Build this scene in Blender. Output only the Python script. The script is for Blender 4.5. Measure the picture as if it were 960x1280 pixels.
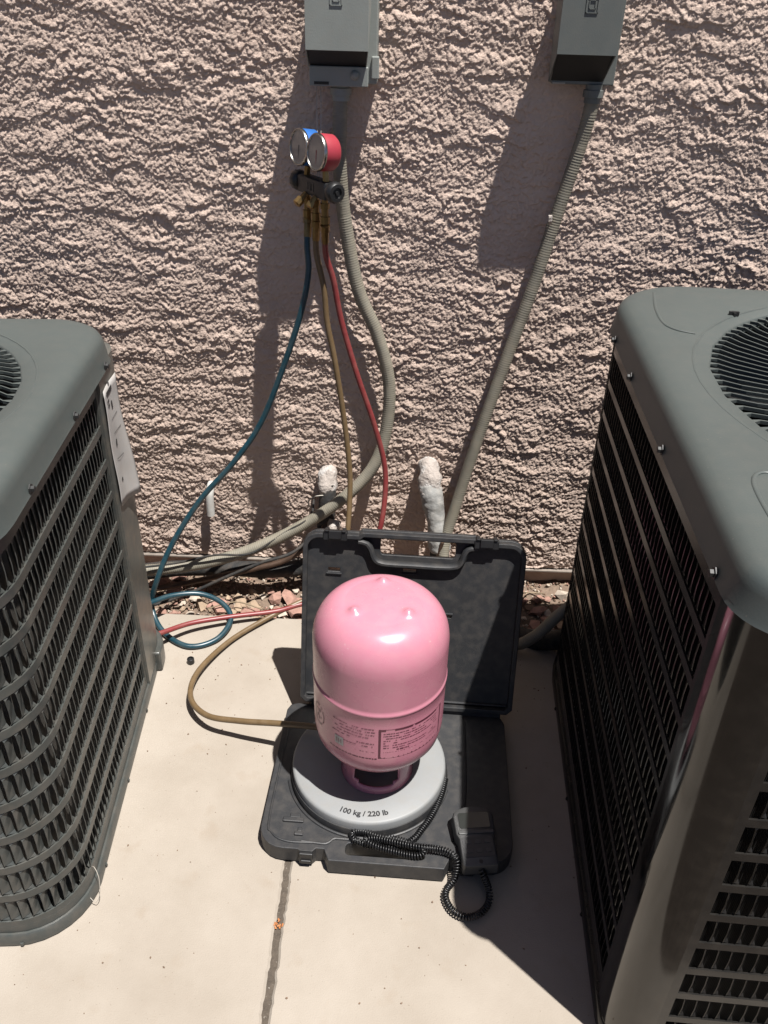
import bpy, math, random
import numpy as np
from mathutils import Vector, Matrix, Quaternion
random.seed(7); RNG = np.random.default_rng(7)
for o in list(bpy.data.objects): bpy.data.objects.remove(o)
scene = bpy.context.scene
COL = scene.collection
R = math.radians

# ------------------------------------------------------------------ camera
CAM = Vector((0.0, -1.83, 1.33))
FWD = Vector((-0.014, 0.844, -0.536)).normalized()
RGT = Vector((0.999, 0.033, 0.026)); RGT = (RGT - RGT.dot(FWD) * FWD).normalized()
UPV = RGT.cross(FWD)
cd = bpy.data.cameras.new('camera'); cam = bpy.data.objects.new('camera', cd); COL.objects.link(cam)
cd.sensor_fit = 'VERTICAL'; cd.sensor_height = 36.0; cd.sensor_width = 27.0
cd.lens = 36.0 * 1035.0 / 1280.0
cd.clip_start = 0.05; cd.clip_end = 500
m3 = Matrix((RGT, UPV, -FWD)).transposed()
cam.matrix_world = Matrix.Translation(CAM) @ m3.to_4x4()
scene.camera = cam

# ------------------------------------------------------------------ light
SUN = Vector((0.115, -0.106, 0.47)).normalized()
w = bpy.data.worlds.new('World'); scene.world = w; w.use_nodes = True
nt = w.node_tree; nt.nodes.clear()
sky = nt.nodes.new('ShaderNodeTexSky'); sky.sky_type = 'NISHITA'; sky.sun_disc = False
sky.sun_elevation = math.asin(SUN.z); sky.sun_rotation = math.atan2(SUN.x, SUN.y)
sky.dust_density = 0.9; sky.air_density = 0.42; sky.ozone_density = 1.0
bg = nt.nodes.new('ShaderNodeBackground'); bg.inputs[1].default_value = 0.05
ow = nt.nodes.new('ShaderNodeOutputWorld')
nt.links.new(sky.outputs[0], bg.inputs[0]); nt.links.new(bg.outputs[0], ow.inputs[0])
sl = bpy.data.lights.new('sun', 'SUN'); sl.energy = 5.0; sl.angle = R(0.53); sl.color = (1.0, 0.972, 0.93)
so = bpy.data.objects.new('sun', sl); COL.objects.link(so)
so.rotation_euler = SUN.to_track_quat('Z', 'Y').to_euler()
scene.view_settings.view_transform = 'Standard'; scene.view_settings.look = 'None'
scene.view_settings.exposure = 1.02; scene.view_settings.gamma = 1.0
scene.render.resolution_x = 768; scene.render.resolution_y = 1024

# ------------------------------------------------------------------ materials
ALB = 0.555      # overall albedo level (exposure is set with it)
def mat(name, col, rough=0.6, metal=0.0, var=0.12, scale=30.0, bump=0.0, bscale=200.0, spec=0.5, col2=None, detail=6.0,
        speck=None, coat=0.0, dust=None, rvar=0.0, pits=None, scuff=None):
    m = bpy.data.materials.new(name); m.use_nodes = True
    if metal < 0.5:
        sc_ = lambda c: tuple(q * ALB for q in c)
        col = sc_(col); col2 = sc_(col2) if col2 else None
        speck = (sc_(speck[0]),) + tuple(speck[1:]) if speck else None; dust = (sc_(dust[0]), dust[1]) if dust else None
    n = m.node_tree.nodes; l = m.node_tree.links
    b = n['Principled BSDF']
    b.inputs['Roughness'].default_value = rough; b.inputs['Metallic'].default_value = metal
    b.inputs['Specular IOR Level'].default_value = spec
    if coat: b.inputs['Coat Weight'].default_value = coat; b.inputs['Coat Roughness'].default_value = 0.12
    tc = n.new('ShaderNodeTexCoord')
    geo = n.new('ShaderNodeNewGeometry')
    nz = n.new('ShaderNodeTexNoise'); nz.inputs['Scale'].default_value = scale; nz.inputs['Detail'].default_value = detail
    nz.inputs['Roughness'].default_value = 0.62
    l.new(geo.outputs['Position'], nz.inputs['Vector'])
    rp = n.new('ShaderNodeValToRGB'); rp.color_ramp.elements[0].position = 0.3; rp.color_ramp.elements[1].position = 0.72
    c2 = col2 if col2 else tuple(min(1, c * (1 + var)) for c in col)
    c1 = col if col2 else tuple(c * (1 - var) for c in col)
    rp.color_ramp.elements[0].color = (*c1, 1); rp.color_ramp.elements[1].color = (*c2, 1)
    l.new(nz.outputs['Fac'], rp.inputs['Fac']); out = rp.outputs['Color']
    if speck:   # (colour, scale, threshold, weight)
        n2 = n.new('ShaderNodeTexNoise'); n2.inputs['Scale'].default_value = speck[1]; n2.inputs['Detail'].default_value = 4
        l.new(geo.outputs['Position'], n2.inputs['Vector'])
        r2 = n.new('ShaderNodeMapRange'); r2.inputs['From Min'].default_value = speck[2]; r2.inputs['From Max'].default_value = speck[2] + 0.12
        r2.inputs['To Max'].default_value = speck[3]; l.new(n2.outputs['Fac'], r2.inputs['Value'])
        mx = n.new('ShaderNodeMix'); mx.data_type = 'RGBA'; l.new(r2.outputs['Result'], mx.inputs[0])
        l.new(out, mx.inputs[6]); mx.inputs[7].default_value = (*speck[0], 1); out = mx.outputs[2]
    if dust:    # (colour, weight): settled dust on up-facing faces, broken by noise
        n3 = n.new('ShaderNodeTexNoise'); n3.inputs['Scale'].default_value = 55; n3.inputs['Detail'].default_value = 8
        l.new(geo.outputs['Position'], n3.inputs['Vector'])
        r3 = n.new('ShaderNodeMapRange'); r3.inputs['From Min'].default_value = 0.42; r3.inputs['From Max'].default_value = 0.75
        r3.inputs['To Max'].default_value = dust[1]; l.new(n3.outputs['Fac'], r3.inputs['Value'])
        mx = n.new('ShaderNodeMix'); mx.data_type = 'RGBA'; l.new(r3.outputs['Result'], mx.inputs[0])
        l.new(out, mx.inputs[6]); mx.inputs[7].default_value = (*dust[0], 1); out = mx.outputs[2]
    for pp, sx in ((pits, (1, 1, 1)), (scuff, (1, 1, 0.12))):   # (colour, scale, threshold, weight): pores / stretched scuffs
        if not pp: continue
        mp = n.new('ShaderNodeMapping'); mp.inputs['Scale'].default_value = sx; l.new(geo.outputs['Position'], mp.inputs['Vector'])
        n4 = n.new('ShaderNodeTexNoise'); n4.inputs['Scale'].default_value = pp[1]; n4.inputs['Detail'].default_value = 3; l.new(mp.outputs['Vector'], n4.inputs['Vector'])
        r4 = n.new('ShaderNodeMapRange'); r4.inputs['From Min'].default_value = pp[2]; r4.inputs['From Max'].default_value = pp[2] + 0.04; r4.inputs['To Max'].default_value = pp[3]
        l.new(n4.outputs['Fac'], r4.inputs['Value']); mx = n.new('ShaderNodeMix'); mx.data_type = 'RGBA'; l.new(r4.outputs['Result'], mx.inputs[0])
        l.new(out, mx.inputs[6]); mx.inputs[7].default_value = (*[q * ALB for q in pp[0]], 1); out = mx.outputs[2]
    l.new(out, b.inputs['Base Color'])
    if rvar:
        mr = n.new('ShaderNodeMapRange'); mr.inputs['To Min'].default_value = rough - rvar; mr.inputs['To Max'].default_value = rough + rvar
        mr.inputs['From Min'].default_value = 0.3; mr.inputs['From Max'].default_value = 0.7
        l.new(nz.outputs['Fac'], mr.inputs['Value']); l.new(mr.outputs['Result'], b.inputs['Roughness'])
    if bump:
        nb = n.new('ShaderNodeTexNoise'); nb.inputs['Scale'].default_value = bscale; nb.inputs['Detail'].default_value = 5
        l.new(geo.outputs['Position'], nb.inputs['Vector'])
        bp = n.new('ShaderNodeBump'); bp.inputs['Strength'].default_value = 1.0; bp.inputs['Distance'].default_value = bump
        l.new(nb.outputs['Fac'], bp.inputs['Height']); l.new(bp.outputs['Normal'], b.inputs['Normal'])
    return m

M = {}
M['stucco'] = mat('stucco', (0.90, 0.70, 0.585), 0.95, var=0.06, scale=9, bump=0.0022, bscale=260, spec=0.2, speck=((0.74, 0.54, 0.44), 14, 0.60, 0.35))
M['concrete'] = mat('concrete', (0.42, 0.362, 0.298), 0.9, scale=5, col2=(0.520, 0.458, 0.388), bump=0.0006, bscale=420, spec=0.25,
                    speck=((0.41, 0.335, 0.26), 17, 0.60, 0.4), pits=((0.26, 0.21, 0.16), 190, 0.695, 0.55))
M['slab_edge'] = M['concrete']
M['joint'] = mat('joint_filler', (0.12, 0.095, 0.072), 0.95, var=0.25, scale=120, bump=0.002, bscale=300, speck=((0.62, 0.57, 0.5), 210, 0.64, 0.9))
M['soil'] = mat('soil', (0.26, 0.185, 0.135), 1.0, var=0.35, scale=60, bump=0.004, bscale=120)
M['earth'] = mat('dry_earth', (0.14, 0.108, 0.083), 1.0, var=0.3, scale=40, bump=0.006, bscale=60)
STONES = [mat('stone_%s' % k, c, 0.92, var=0.22, scale=90, bump=0.0012, bscale=220, spec=0.3) for k, c in
          dict(tan=(0.50, 0.37, 0.26), pink=(0.48, 0.28, 0.22), pale=(0.66, 0.56, 0.46), brown=(0.27, 0.18, 0.125)).items()]
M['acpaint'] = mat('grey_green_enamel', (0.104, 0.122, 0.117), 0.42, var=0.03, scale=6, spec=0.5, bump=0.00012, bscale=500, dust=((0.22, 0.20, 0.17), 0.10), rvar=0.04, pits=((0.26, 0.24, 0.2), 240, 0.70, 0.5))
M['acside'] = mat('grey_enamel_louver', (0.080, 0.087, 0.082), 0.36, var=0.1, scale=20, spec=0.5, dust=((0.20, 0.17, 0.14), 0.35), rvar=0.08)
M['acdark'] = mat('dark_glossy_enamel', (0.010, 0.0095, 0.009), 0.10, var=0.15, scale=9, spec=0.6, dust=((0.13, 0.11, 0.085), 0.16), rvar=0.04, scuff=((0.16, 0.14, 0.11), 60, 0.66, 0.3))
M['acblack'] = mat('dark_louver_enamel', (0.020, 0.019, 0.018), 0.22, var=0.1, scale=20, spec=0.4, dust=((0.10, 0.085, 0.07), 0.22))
M['service'] = mat('weathered_metal_panel', (0.15, 0.15, 0.138), 0.34, metal=0.55, var=0.15, scale=12, dust=((0.3, 0.25, 0.19), 0.4))
M['black'] = mat('black_steel_and_shade', (0.012, 0.012, 0.012), 0.6, var=0.2)
M['bolt'] = mat('dark_bolt', (0.03, 0.03, 0.03), 0.55, metal=0.1)
M['boxgrey'] = mat('grey_box_enamel', (0.36, 0.385, 0.36), 0.5, var=0.05, scale=25, bump=0.0002, bscale=400, dust=((0.4, 0.35, 0.29), 0.15))
M['boxdark'] = mat('darker_grey_box_enamel', (0.175, 0.19, 0.18), 0.5, var=0.05, scale=25, bump=0.0002, bscale=400, dust=((0.3, 0.27, 0.22), 0.15))
M['conduit'] = mat('grey_conduit', (0.31, 0.285, 0.225), 0.62, var=0.14, scale=40, dust=((0.45, 0.38, 0.28), 0.4))
M['pvc'] = mat('white_pvc', (0.78, 0.77, 0.73), 0.4, var=0.05, dust=((0.6, 0.5, 0.4), 0.3))
M['foam'] = mat('white_caulk', (0.56, 0.49, 0.44), 0.9, var=0.16, scale=60, bump=0.005, bscale=120, speck=((0.75, 0.72, 0.69), 30, 0.52, 0.8))
M['tape'] = mat('grey_tape', (0.38, 0.375, 0.36), 0.75, var=0.12, scale=35, bump=0.004, bscale=55, dust=((0.62, 0.58, 0.52), 0.5))
M['insul'] = mat('black_foam_insulation', (0.022, 0.022, 0.022), 0.8, var=0.3, scale=70, bump=0.002, bscale=130, dust=((0.2, 0.15, 0.11), 0.35))
M['copper'] = mat('tarnished_copper', (0.13, 0.08, 0.055), 0.5, metal=0.4, var=0.3, scale=60)
M['wire'] = mat('pale_wire', (0.55, 0.5, 0.43), 0.5)
M['brass'] = mat('brass', (0.24, 0.155, 0.062), 0.35, metal=0.9, var=0.2, scale=80)
M['chrome'] = mat('polished_rim', (0.36, 0.35, 0.33), 0.26, metal=1.0)
M['dial'] = mat('gauge_dial', (0.42, 0.395, 0.365), 0.12, var=0.06, coat=0.5)
M['gred'] = mat('red_gauge_shell', (0.50, 0.05, 0.075), 0.45, var=0.05)
M['gblue'] = mat('blue_gauge_shell', (0.03, 0.17, 0.55), 0.45, var=0.05)
M['blackp'] = mat('black_plastic', (0.018, 0.018, 0.019), 0.42, var=0.2, scale=60)
M['hblue'] = mat('blue_hose', (0.012, 0.062, 0.088), 0.36, var=0.15, scale=60, dust=((0.2, 0.2, 0.17), 0.2))
M['hyel'] = mat('faded_yellow_hose', (0.20, 0.13, 0.062), 0.45, var=0.12, scale=60, dust=((0.3, 0.22, 0.14), 0.3))
M['hred'] = mat('red_hose', (0.28, 0.045, 0.045), 0.42, var=0.12, scale=60, dust=((0.35, 0.2, 0.16), 0.25))
M['case'] = mat('charcoal_case_plastic', (0.030, 0.031, 0.034), 0.52, var=0.12, scale=25, bump=0.0003, bscale=700, dust=((0.13, 0.115, 0.10), 0.35))
M['plate'] = mat('scale_plate', (0.34, 0.348, 0.35), 0.55, var=0.05, scale=14, dust=((0.36, 0.33, 0.29), 0.3))
M['pink'] = mat('pink_enamel', (0.74, 0.295, 0.385), 0.27, var=0.03, scale=18, spec=0.5, dust=((0.72, 0.42, 0.44), 0.22), rvar=0.06, pits=((0.85, 0.62, 0.64), 150, 0.71, 0.5), scuff=((0.62, 0.22, 0.29), 70, 0.70, 0.35))
M['print'] = mat('dark_print', (0.14, 0.03, 0.055), 0.5, var=0.1)
M['printgrey'] = mat('faded_print', (0.30, 0.12, 0.15), 0.5, var=0.1)
M['paper'] = mat('white_paper_label', (0.60, 0.575, 0.55), 0.75, var=0.06, scale=30, dust=((0.6, 0.52, 0.45), 0.35))
M['ink'] = mat('black_ink', (0.03, 0.03, 0.032), 0.6)
M['cord'] = mat('black_rubber_cord', (0.014, 0.014, 0.015), 0.38)
M['handset'] = mat('handset_plastic', (0.075, 0.075, 0.074), 0.42, var=0.08)
M['screen'] = mat('handset_screen', (0.03, 0.034, 0.032), 0.15, var=0.1)
M['keypad'] = mat('handset_keypad', (0.05, 0.05, 0.052), 0.4, var=0.1)
M['orange'] = mat('orange_crumb', (0.62, 0.24, 0.08), 0.8, var=0.2)
M['twig'] = mat('dry_twig', (0.34, 0.26, 0.17), 0.9, var=0.25)
M['screed'] = mat('galvanised_strip', (0.42, 0.36, 0.31), 0.6, metal=0.3, var=0.2, scale=50)
# coil behind the louvers: fine upright fins
def coil_mat(name, a, b_):
    m = bpy.data.materials.new(name); m.use_nodes = True; n = m.node_tree.nodes; l = m.node_tree.links; b = n['Principled BSDF']
    uv = n.new('ShaderNodeUVMap'); wv = n.new('ShaderNodeTexWave'); wv.inputs['Scale'].default_value = 140; wv.inputs['Distortion'].default_value = 0.6
    wv.bands_direction = 'X'
    l.new(uv.outputs[0], wv.inputs['Vector']); nz = n.new('ShaderNodeTexNoise'); nz.inputs['Scale'].default_value = 22; nz.inputs['Detail'].default_value = 6
    geo = n.new('ShaderNodeNewGeometry'); l.new(geo.outputs['Position'], nz.inputs['Vector'])
    mx = n.new('ShaderNodeMix'); mx.data_type = 'RGBA'; l.new(nz.outputs['Fac'], mx.inputs[0]); mx.inputs[6].default_value = (*a, 1); mx.inputs[7].default_value = (*b_, 1)
    l.new(mx.outputs[2], b.inputs['Base Color']); bp = n.new('ShaderNodeBump'); bp.inputs['Distance'].default_value = 0.002
    l.new(wv.outputs['Fac'], bp.inputs['Height']); l.new(bp.outputs[0], b.inputs['Normal']); b.inputs['Roughness'].default_value = 0.5
    return m
M['coil'] = coil_mat('dusty_coil_fins', (0.09, 0.083, 0.075), (0.20, 0.18, 0.155))
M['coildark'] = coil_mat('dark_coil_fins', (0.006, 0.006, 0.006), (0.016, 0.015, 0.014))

# ------------------------------------------------------------------ helpers
def tag(o, label, cat, group=None):
    o['label'] = label; o['category'] = cat
    if group: o['group'] = group
    return o
def empty(name, loc=(0, 0, 0), rz=0.0):
    o = bpy.data.objects.new(name, None); COL.objects.link(o); o.location = loc; o.rotation_euler = (0, 0, rz); o.empty_display_size = 0.05
    return o
def obj(name, mesh, parent=None):
    o = bpy.data.objects.new(name, mesh); COL.objects.link(o)
    if parent: o.parent = parent
    return o
class MB:
    def __init__(s): s.v = []; s.f = []; s.x = Matrix.Identity(4)
    def add(s, vs, fs):
        k = len(s.v); s.v += [tuple(s.x @ Vector(p)) for p in vs]; s.f += [tuple(i + k for i in q) for q in fs]
    def box(s, x0, x1, y0, y1, z0, z1):
        s.add([(x0, y0, z0), (x1, y0, z0), (x1, y1, z0), (x0, y1, z0), (x0, y0, z1), (x1, y0, z1), (x1, y1, z1), (x0, y1, z1)],
              [(0, 3, 2, 1), (4, 5, 6, 7), (0, 1, 5, 4), (1, 2, 6, 5), (2, 3, 7, 6), (3, 0, 4, 7)])
    def loft(s, rings, cap0=False, cap1=False, closed=True):
        n = len(rings[0]); vs = [p for r in rings for p in r]; fs = []
        for i in range(len(rings) - 1):
            for j in range(n if closed else n - 1):
                a = i * n + j; b = i * n + (j + 1) % n
                fs.append((a, b, b + n, a + n))
        if cap0: fs.append(tuple(range(n - 1, -1, -1)))
        if cap1: fs.append(tuple((len(rings) - 1) * n + j for j in range(n)))
        s.add(vs, fs)
    def lathe(s, prof, n=32, c=(0, 0), cap0=True, cap1=True):
        s.loft([[(c[0] + r * math.cos(2 * math.pi * j / n), c[1] + r * math.sin(2 * math.pi * j / n), z) for j in range(n)] for r, z in prof], cap0, cap1)
    def prism(s, poly, z0, z1, bev=0.0):
        # poly counter-clockwise; bevelled upper rim
        if bev:
            n = len(poly); ins = inset(poly, bev)
            s.loft([[(x, y, z0) for x, y in poly], [(x, y, z1 - bev) for x, y in poly],
                    [(p[0] * 0.7 + q[0] * 0.3, p[1] * 0.7 + q[1] * 0.3, z1 - bev * 0.3) for p, q in zip(poly, ins)], [(x, y, z1) for x, y in ins]], True, True)
        else: s.loft([[(x, y, z0) for x, y in poly], [(x, y, z1) for x, y in poly]], True, True)
    def tube(s, pts, rad, n=10, cap=True, flat=1.0):
        pts = [Vector(p) for p in pts]; N = len(pts)
        T = [(pts[min(i + 1, N - 1)] - pts[max(i - 1, 0)]).normalized() for i in range(N)]
        up = Vector((0, 0, 1)) if abs(T[0].z) < 0.9 else Vector((1, 0, 0))
        a = T[0].cross(up).normalized(); rings = []
        for i in range(N):
            if i: a = (a - a.dot(T[i]) * T[i]).normalized()
            b = T[i].cross(a); r = rad(i / (N - 1)) if callable(rad) else rad
            rings.append([pts[i] + a * (r * math.cos(2 * math.pi * j / n)) + b * (r * flat * math.sin(2 * math.pi * j / n)) for j in range(n)])
        s.loft(rings, cap, cap)
    def build(s, name, m, parent=None, smooth=False, bevel=0.0, angle=40):
        me = bpy.data.meshes.new(name); me.from_pydata(s.v, [], s.f); me.validate(); me.update()
        me.materials.append(M[m] if isinstance(m, str) else m)
        o = obj(name, me, parent)
        if smooth:
            me.shade_smooth(); me.set_sharp_from_angle(angle=R(angle))
        if bevel:
            b = o.modifiers.new('bevel', 'BEVEL'); b.width = bevel; b.segments = 2; b.limit_method = 'ANGLE'; b.angle_limit = R(50)
        return o
def inset(poly, d):
    n = len(poly); out = []
    for i in range(n):
        p = Vector(poly[i - 1]); q = Vector(poly[i]); r = Vector(poly[(i + 1) % n])
        e1 = (q - p).normalized(); e2 = (r - q).normalized()
        n1 = Vector((-e1.y, e1.x)); n2 = Vector((-e2.y, e2.x)); b = (n1 + n2)
        b = b / max(0.4, b.length_squared / 2); out.append(tuple(q + b * d))
    return out
def rrect(x0, x1, y0, y1, r, k=6):
    out = []
    for cx, cy, a0 in ((x1 - r, y0 + r, -90), (x1 - r, y1 - r, 0), (x0 + r, y1 - r, 90), (x0 + r, y0 + r, 180)):
        for i in range(k + 1):
            a = R(a0 + 90 * i / k); out.append((cx + r * math.cos(a), cy + r * math.sin(a)))
    return out
def spline(pts, step=0.01):
    P = [Vector(p) for p in pts]; P = [P[0] * 2 - P[1]] + P + [P[-1] * 2 - P[-2]]; out = []
    for i in range(1, len(P) - 2):
        a, b, c, d = P[i - 1:i + 3]; n = max(2, int((c - b).length / step))
        for k in range(n):
            t = k / n
            out.append(0.5 * ((2 * b) + (c - a) * t + (2 * a - 5 * b + 4 * c - d) * t * t + (3 * b - a - 3 * c + d) * t ** 3))
    out.append(P[-2]); return out
def helix(pts, r, pitch, seg=12):
    P = spline(pts, 0.002); out = []; L = 0.0
    T = (P[1] - P[0]).normalized(); up = Vector((0, 0, 1)) if abs(T.z) < 0.9 else Vector((1, 0, 0)); a = T.cross(up).normalized()
    cum = [0.0]
    for i in range(1, len(P)): cum.append(cum[-1] + (P[i] - P[i - 1]).length)
    n = int(cum[-1] / pitch * seg); j = 0
    for k in range(n + 1):
        s_ = cum[-1] * k / n
        while j < len(P) - 2 and cum[j + 1] < s_: j += 1
        t = (s_ - cum[j]) / max(1e-9, cum[j + 1] - cum[j]); c = P[j].lerp(P[j + 1], t)
        T = (P[j + 1] - P[j]).normalized(); a = (a - a.dot(T) * T).normalized(); b = T.cross(a); th = 2 * math.pi * k / seg
        out.append(c + a * r * math.cos(th) + b * r * math.sin(th))
    return out
def gnoise(x, y, seed):
    """2-D gradient noise on numpy arrays, about -1..1"""
    rg = np.random.default_rng(seed); perm = rg.permutation(1024); ang = rg.random(1024) * 2 * np.pi
    gx, gy = np.cos(ang), np.sin(ang)
    xi = np.floor(x).astype(int); yi = np.floor(y).astype(int); xf = x - xi; yf = y - yi
    def g(ix, iy, dx, dy):
        h = perm[(perm[ix & 1023] + iy) & 1023]; return gx[h] * dx + gy[h] * dy
    u = xf ** 3 * (xf * (6 * xf - 15) + 10); v = yf ** 3 * (yf * (6 * yf - 15) + 10)
    a = g(xi, yi, xf, yf); b = g(xi + 1, yi, xf - 1, yf); c = g(xi, yi + 1, xf, yf - 1); d = g(xi + 1, yi + 1, xf - 1, yf - 1)
    return 1.5 * ((a * (1 - u) + b * u) * (1 - v) + (c * (1 - u) + d * u) * v)
def grid_mesh(name, X, Y, Z, m):
    ny, nx = X.shape; me = bpy.data.meshes.new(name)
    v = np.stack([X, Y, Z], -1).reshape(-1, 3).astype(np.float32)
    i = np.arange(ny * nx).reshape(ny, nx)
    q = np.stack([i[:-1, :-1], i[:-1, 1:], i[1:, 1:], i[1:, :-1]], -1).reshape(-1, 4)
    me.vertices.add(len(v)); me.vertices.foreach_set('co', v.ravel())
    me.loops.add(q.size); me.loops.foreach_set('vertex_index', q.ravel().astype(np.int32))
    me.polygons.add(len(q)); me.polygons.foreach_set('loop_start', (np.arange(len(q)) * 4).astype(np.int32))
    me.update(calc_edges=True); me.validate(); me.shade_smooth(); me.materials.append(M[m]); return me
def structure(o): o['kind'] = 'structure'; return o
def sm(x, a, b): t = np.clip((x - a) / (b - a), 0, 1); return t * t * (3 - 2 * t)

# ------------------------------------------------------------------ ground
b = MB(); b.box(-60, 60, -60, 60, -0.4, -0.115); structure(b.build('ground', 'earth'))
b = MB(); b.box(-60, 60, -60, -1.382, -0.114, -0.022); structure(b.build('yard', 'earth'))
def slab(x0, x1, jl, jr):
    # concrete slab with slightly ragged joint edges
    b = MB(); n = 140; ys = [-1.38 + (1.38 - 0.247) * (i / n) for i in range(n + 1)]
    rg = random.Random(int(abs(x0) * 100)); left, right = [], []
    for y in ys:
        left.append((x0 + (rg.uniform(-0.0016, 0.0016) if jl else 0), y)); right.append((x1 + (rg.uniform(-0.0016, 0.0016) if jr else 0), y))
    rows = []
    for (lx, y), (rx, _) in zip(left, right):
        rows.append([(lx, y, -0.11), (lx, y, -0.004), (lx + 0.004, y, 0.0), (rx - 0.004, y, 0.0), (rx, y, -0.004), (rx, y, -0.11)])
    b.loft(rows, True, True); return b
structure(slab(-3.2, -0.1738, False, True).build('concrete_slab', 'concrete'))
structure(slab(-0.1622, 3.2, True, False).build('concrete_slab', 'concrete'))
b = MB(); rows = []; rg = random.Random(3)
for i in range(240):
    y = -1.378 + (1.378 - 0.247) * i / 239; z = -0.006 + rg.uniform(-0.0015, 0.002)
    rows.append([(-0.179, y, z - 0.03), (-0.179, y, z), (-0.168 + rg.uniform(-.003, .003), y, z + rg.uniform(-0.001, 0.002)), (-0.157, y, z), (-0.157, y, z - 0.03)])
b.loft(rows, False, False, closed=False); structure(b.build('expansion_joint', 'joint', smooth=True))
# soil strip between slab and wall
xs = np.linspace(-1.6, 1.6, 320); ys = np.linspace(-0.262, 0.05, 40); X, Y = np.meshgrid(xs, ys)
Z = -0.048 + 0.008 * gnoise(X * 14, Y * 14, 4) + 0.006 * gnoise(X * 50, Y * 50, 5) + 0.012 * sm(Y, -0.02, 0.03)
soil = structure(obj('gravel_bed', grid_mesh('gravel_bed', X, Y, Z, 'soil')))
def hull_stone(rg, name, m, elong=1.0):
    import bmesh
    bm = bmesh.new()
    for i in range(15):
        v = Vector((rg.gauss(0, 1), rg.gauss(0, 1), rg.gauss(0, 1))).normalized() * rg.uniform(0.8, 1.1)
        bm.verts.new((v.x * elong, v.y, v.z * 0.68))
    r = bmesh.ops.convex_hull(bm, input=bm.verts)
    bmesh.ops.delete(bm, geom=[g for g in r['geom_interior'] if isinstance(g, bmesh.types.BMVert)], context='VERTS')
    me = bpy.data.meshes.new(name); bm.to_mesh(me); bm.free(); me.materials.append(m); return me
rg = random.Random(11)
SM = [hull_stone(rg, 'stone', STONES[i % 4], rg.uniform(1.0, 1.5)) for i in range(16)]
placed = []
for i in range(2600):
    if len(placed) >= 290: break
    s = rg.choice([0.007, 0.009, 0.011, 0.014, 0.018, 0.023]); x = rg.uniform(-0.85, 0.62); y = rg.uniform(-0.238, -0.01) if rg.random() < 0.4 else rg.uniform(-0.236, -0.13)
    if any((x - a) ** 2 + (y - c) ** 2 < (0.75 * (s + d)) ** 2 for a, c, d in placed): continue
    placed.append((x, y, s))
    k = rg.choice([0, 1, 2, 4, 5, 6, 8, 9, 10, 12, 13, 14, 3, 0, 1, 2, 5, 6])
    o = obj('stone', SM[k], soil); o.location = (x, y, -0.042 + s * 0.35)
    o.rotation_euler = (rg.uniform(-.4, .4), rg.uniform(-.4, .4), rg.uniform(0, 6.28)); o.scale = (s, s, s)
b = MB()
for i in range(5200):
    s = rg.uniform(0.0015, 0.0048); x = rg.uniform(-1.3, 1.3); y = rg.uniform(-0.244, 0.0)
    q = Quaternion((rg.gauss(0, 1), rg.gauss(0, 1), rg.gauss(0, 1), rg.gauss(0, 1))).normalized()
    c = Vector((x, y, -0.044 + s * 0.5 + rg.uniform(0, .005)))
    vs = [c + q @ (Vector(p) * s) for p in ((1.3, 0, 0), (-1.2, .2, 0), (0, 1, .1), (.1, -1, 0), (0, 0, .8), (.2, 0, -.8))]
    b.add(vs, [(0, 2, 4), (2, 1, 4), (1, 3, 4), (3, 0, 4), (2, 0, 5), (1, 2, 5), (3, 1, 5), (0, 3, 5)])
o = b.build('pebbles', STONES[0]); o['kind'] = 'stuff'
for k in range(1, 4): o.data.materials.append(STONES[k])
mi = np.repeat(RNG.integers(0, 4, 5200), 8).astype(np.int32); o.data.polygons.foreach_set('material_index', mi)

# ------------------------------------------------------------------ stucco wall
def coords(a0, d0, d1, a1, step):
    return np.concatenate([np.linspace(a0, d0, 40)[:-1], np.arange(d0, d1, step), np.linspace(d1, a1, 40)])
xs = coords(-6, -0.98, 0.98, 6, 0.0022); zs = np.concatenate([np.arange(0.012, 1.50, 0.0022), np.linspace(1.50, 3.0, 60)])
X, Z = np.meshgrid(xs, zs)
wx = X + 0.010 * gnoise(X * 26, Z * 26, 21); wz = Z + 0.009 * gnoise(X * 18, Z * 24, 22) + 0.004 * gnoise(X * 70, Z * 70, 23)
wz = wz + 0.03 * gnoise(X * 2.2, Z * 1.6, 20) + 0.012 * gnoise(X * 7, Z * 5, 33)
fx = wx * 1.22; fz = wz * 1.22
n1 = gnoise(fx * 28, fz * 46, 24) + 0.5 * gnoise(fx * 60, fz * 85, 25)
n2 = gnoise(fx * 19, fz * 42, 26) + 0.6 * gnoise(fx * 52, fz * 78, 27)
ledge = sm(n1, -0.45, 0.0)
patch = 0.2 + 0.9 * sm(gnoise(X * 7, Z * 9, 28), -0.3, 0.5)
n3 = gnoise(fx * 118, fz * 130, 29); n3b = gnoise(fx * 78, fz * 90, 34); n4 = gnoise(X * 200, Z * 210, 30); n5 = gnoise(X * 310, Z * 320, 31)
Hh = patch * (0.0013 * ledge + 0.0020 * sm(n2, 0.08, 0.32)) + 0.0012 * sm(n3, -0.38, 0.06) + 0.0012 * sm(n3b, -0.42, 0.02) + 0.0012 * n4 + 0.0010 * n5
n6 = gnoise(wx * 5.5, wz * 21, 40) + 0.3 * gnoise(wx * 24, wz * 40, 41); n7 = gnoise(wx * 7, wz * 25, 42) + 0.35 * gnoise(wx * 30, wz * 44, 43)
Hh = Hh + 0.0015 * sm(n6, 0.02, 0.07) + 0.0014 * sm(n7, 0.12, 0.20) + 0.0015 * gnoise(X * 3, Z * 3, 32)
Yw = -Hh
wall = tag(empty('stucco_wall', (0, 0, 0)), 'tan house wall of rough sunlit stucco behind the two units', 'wall')
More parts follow.
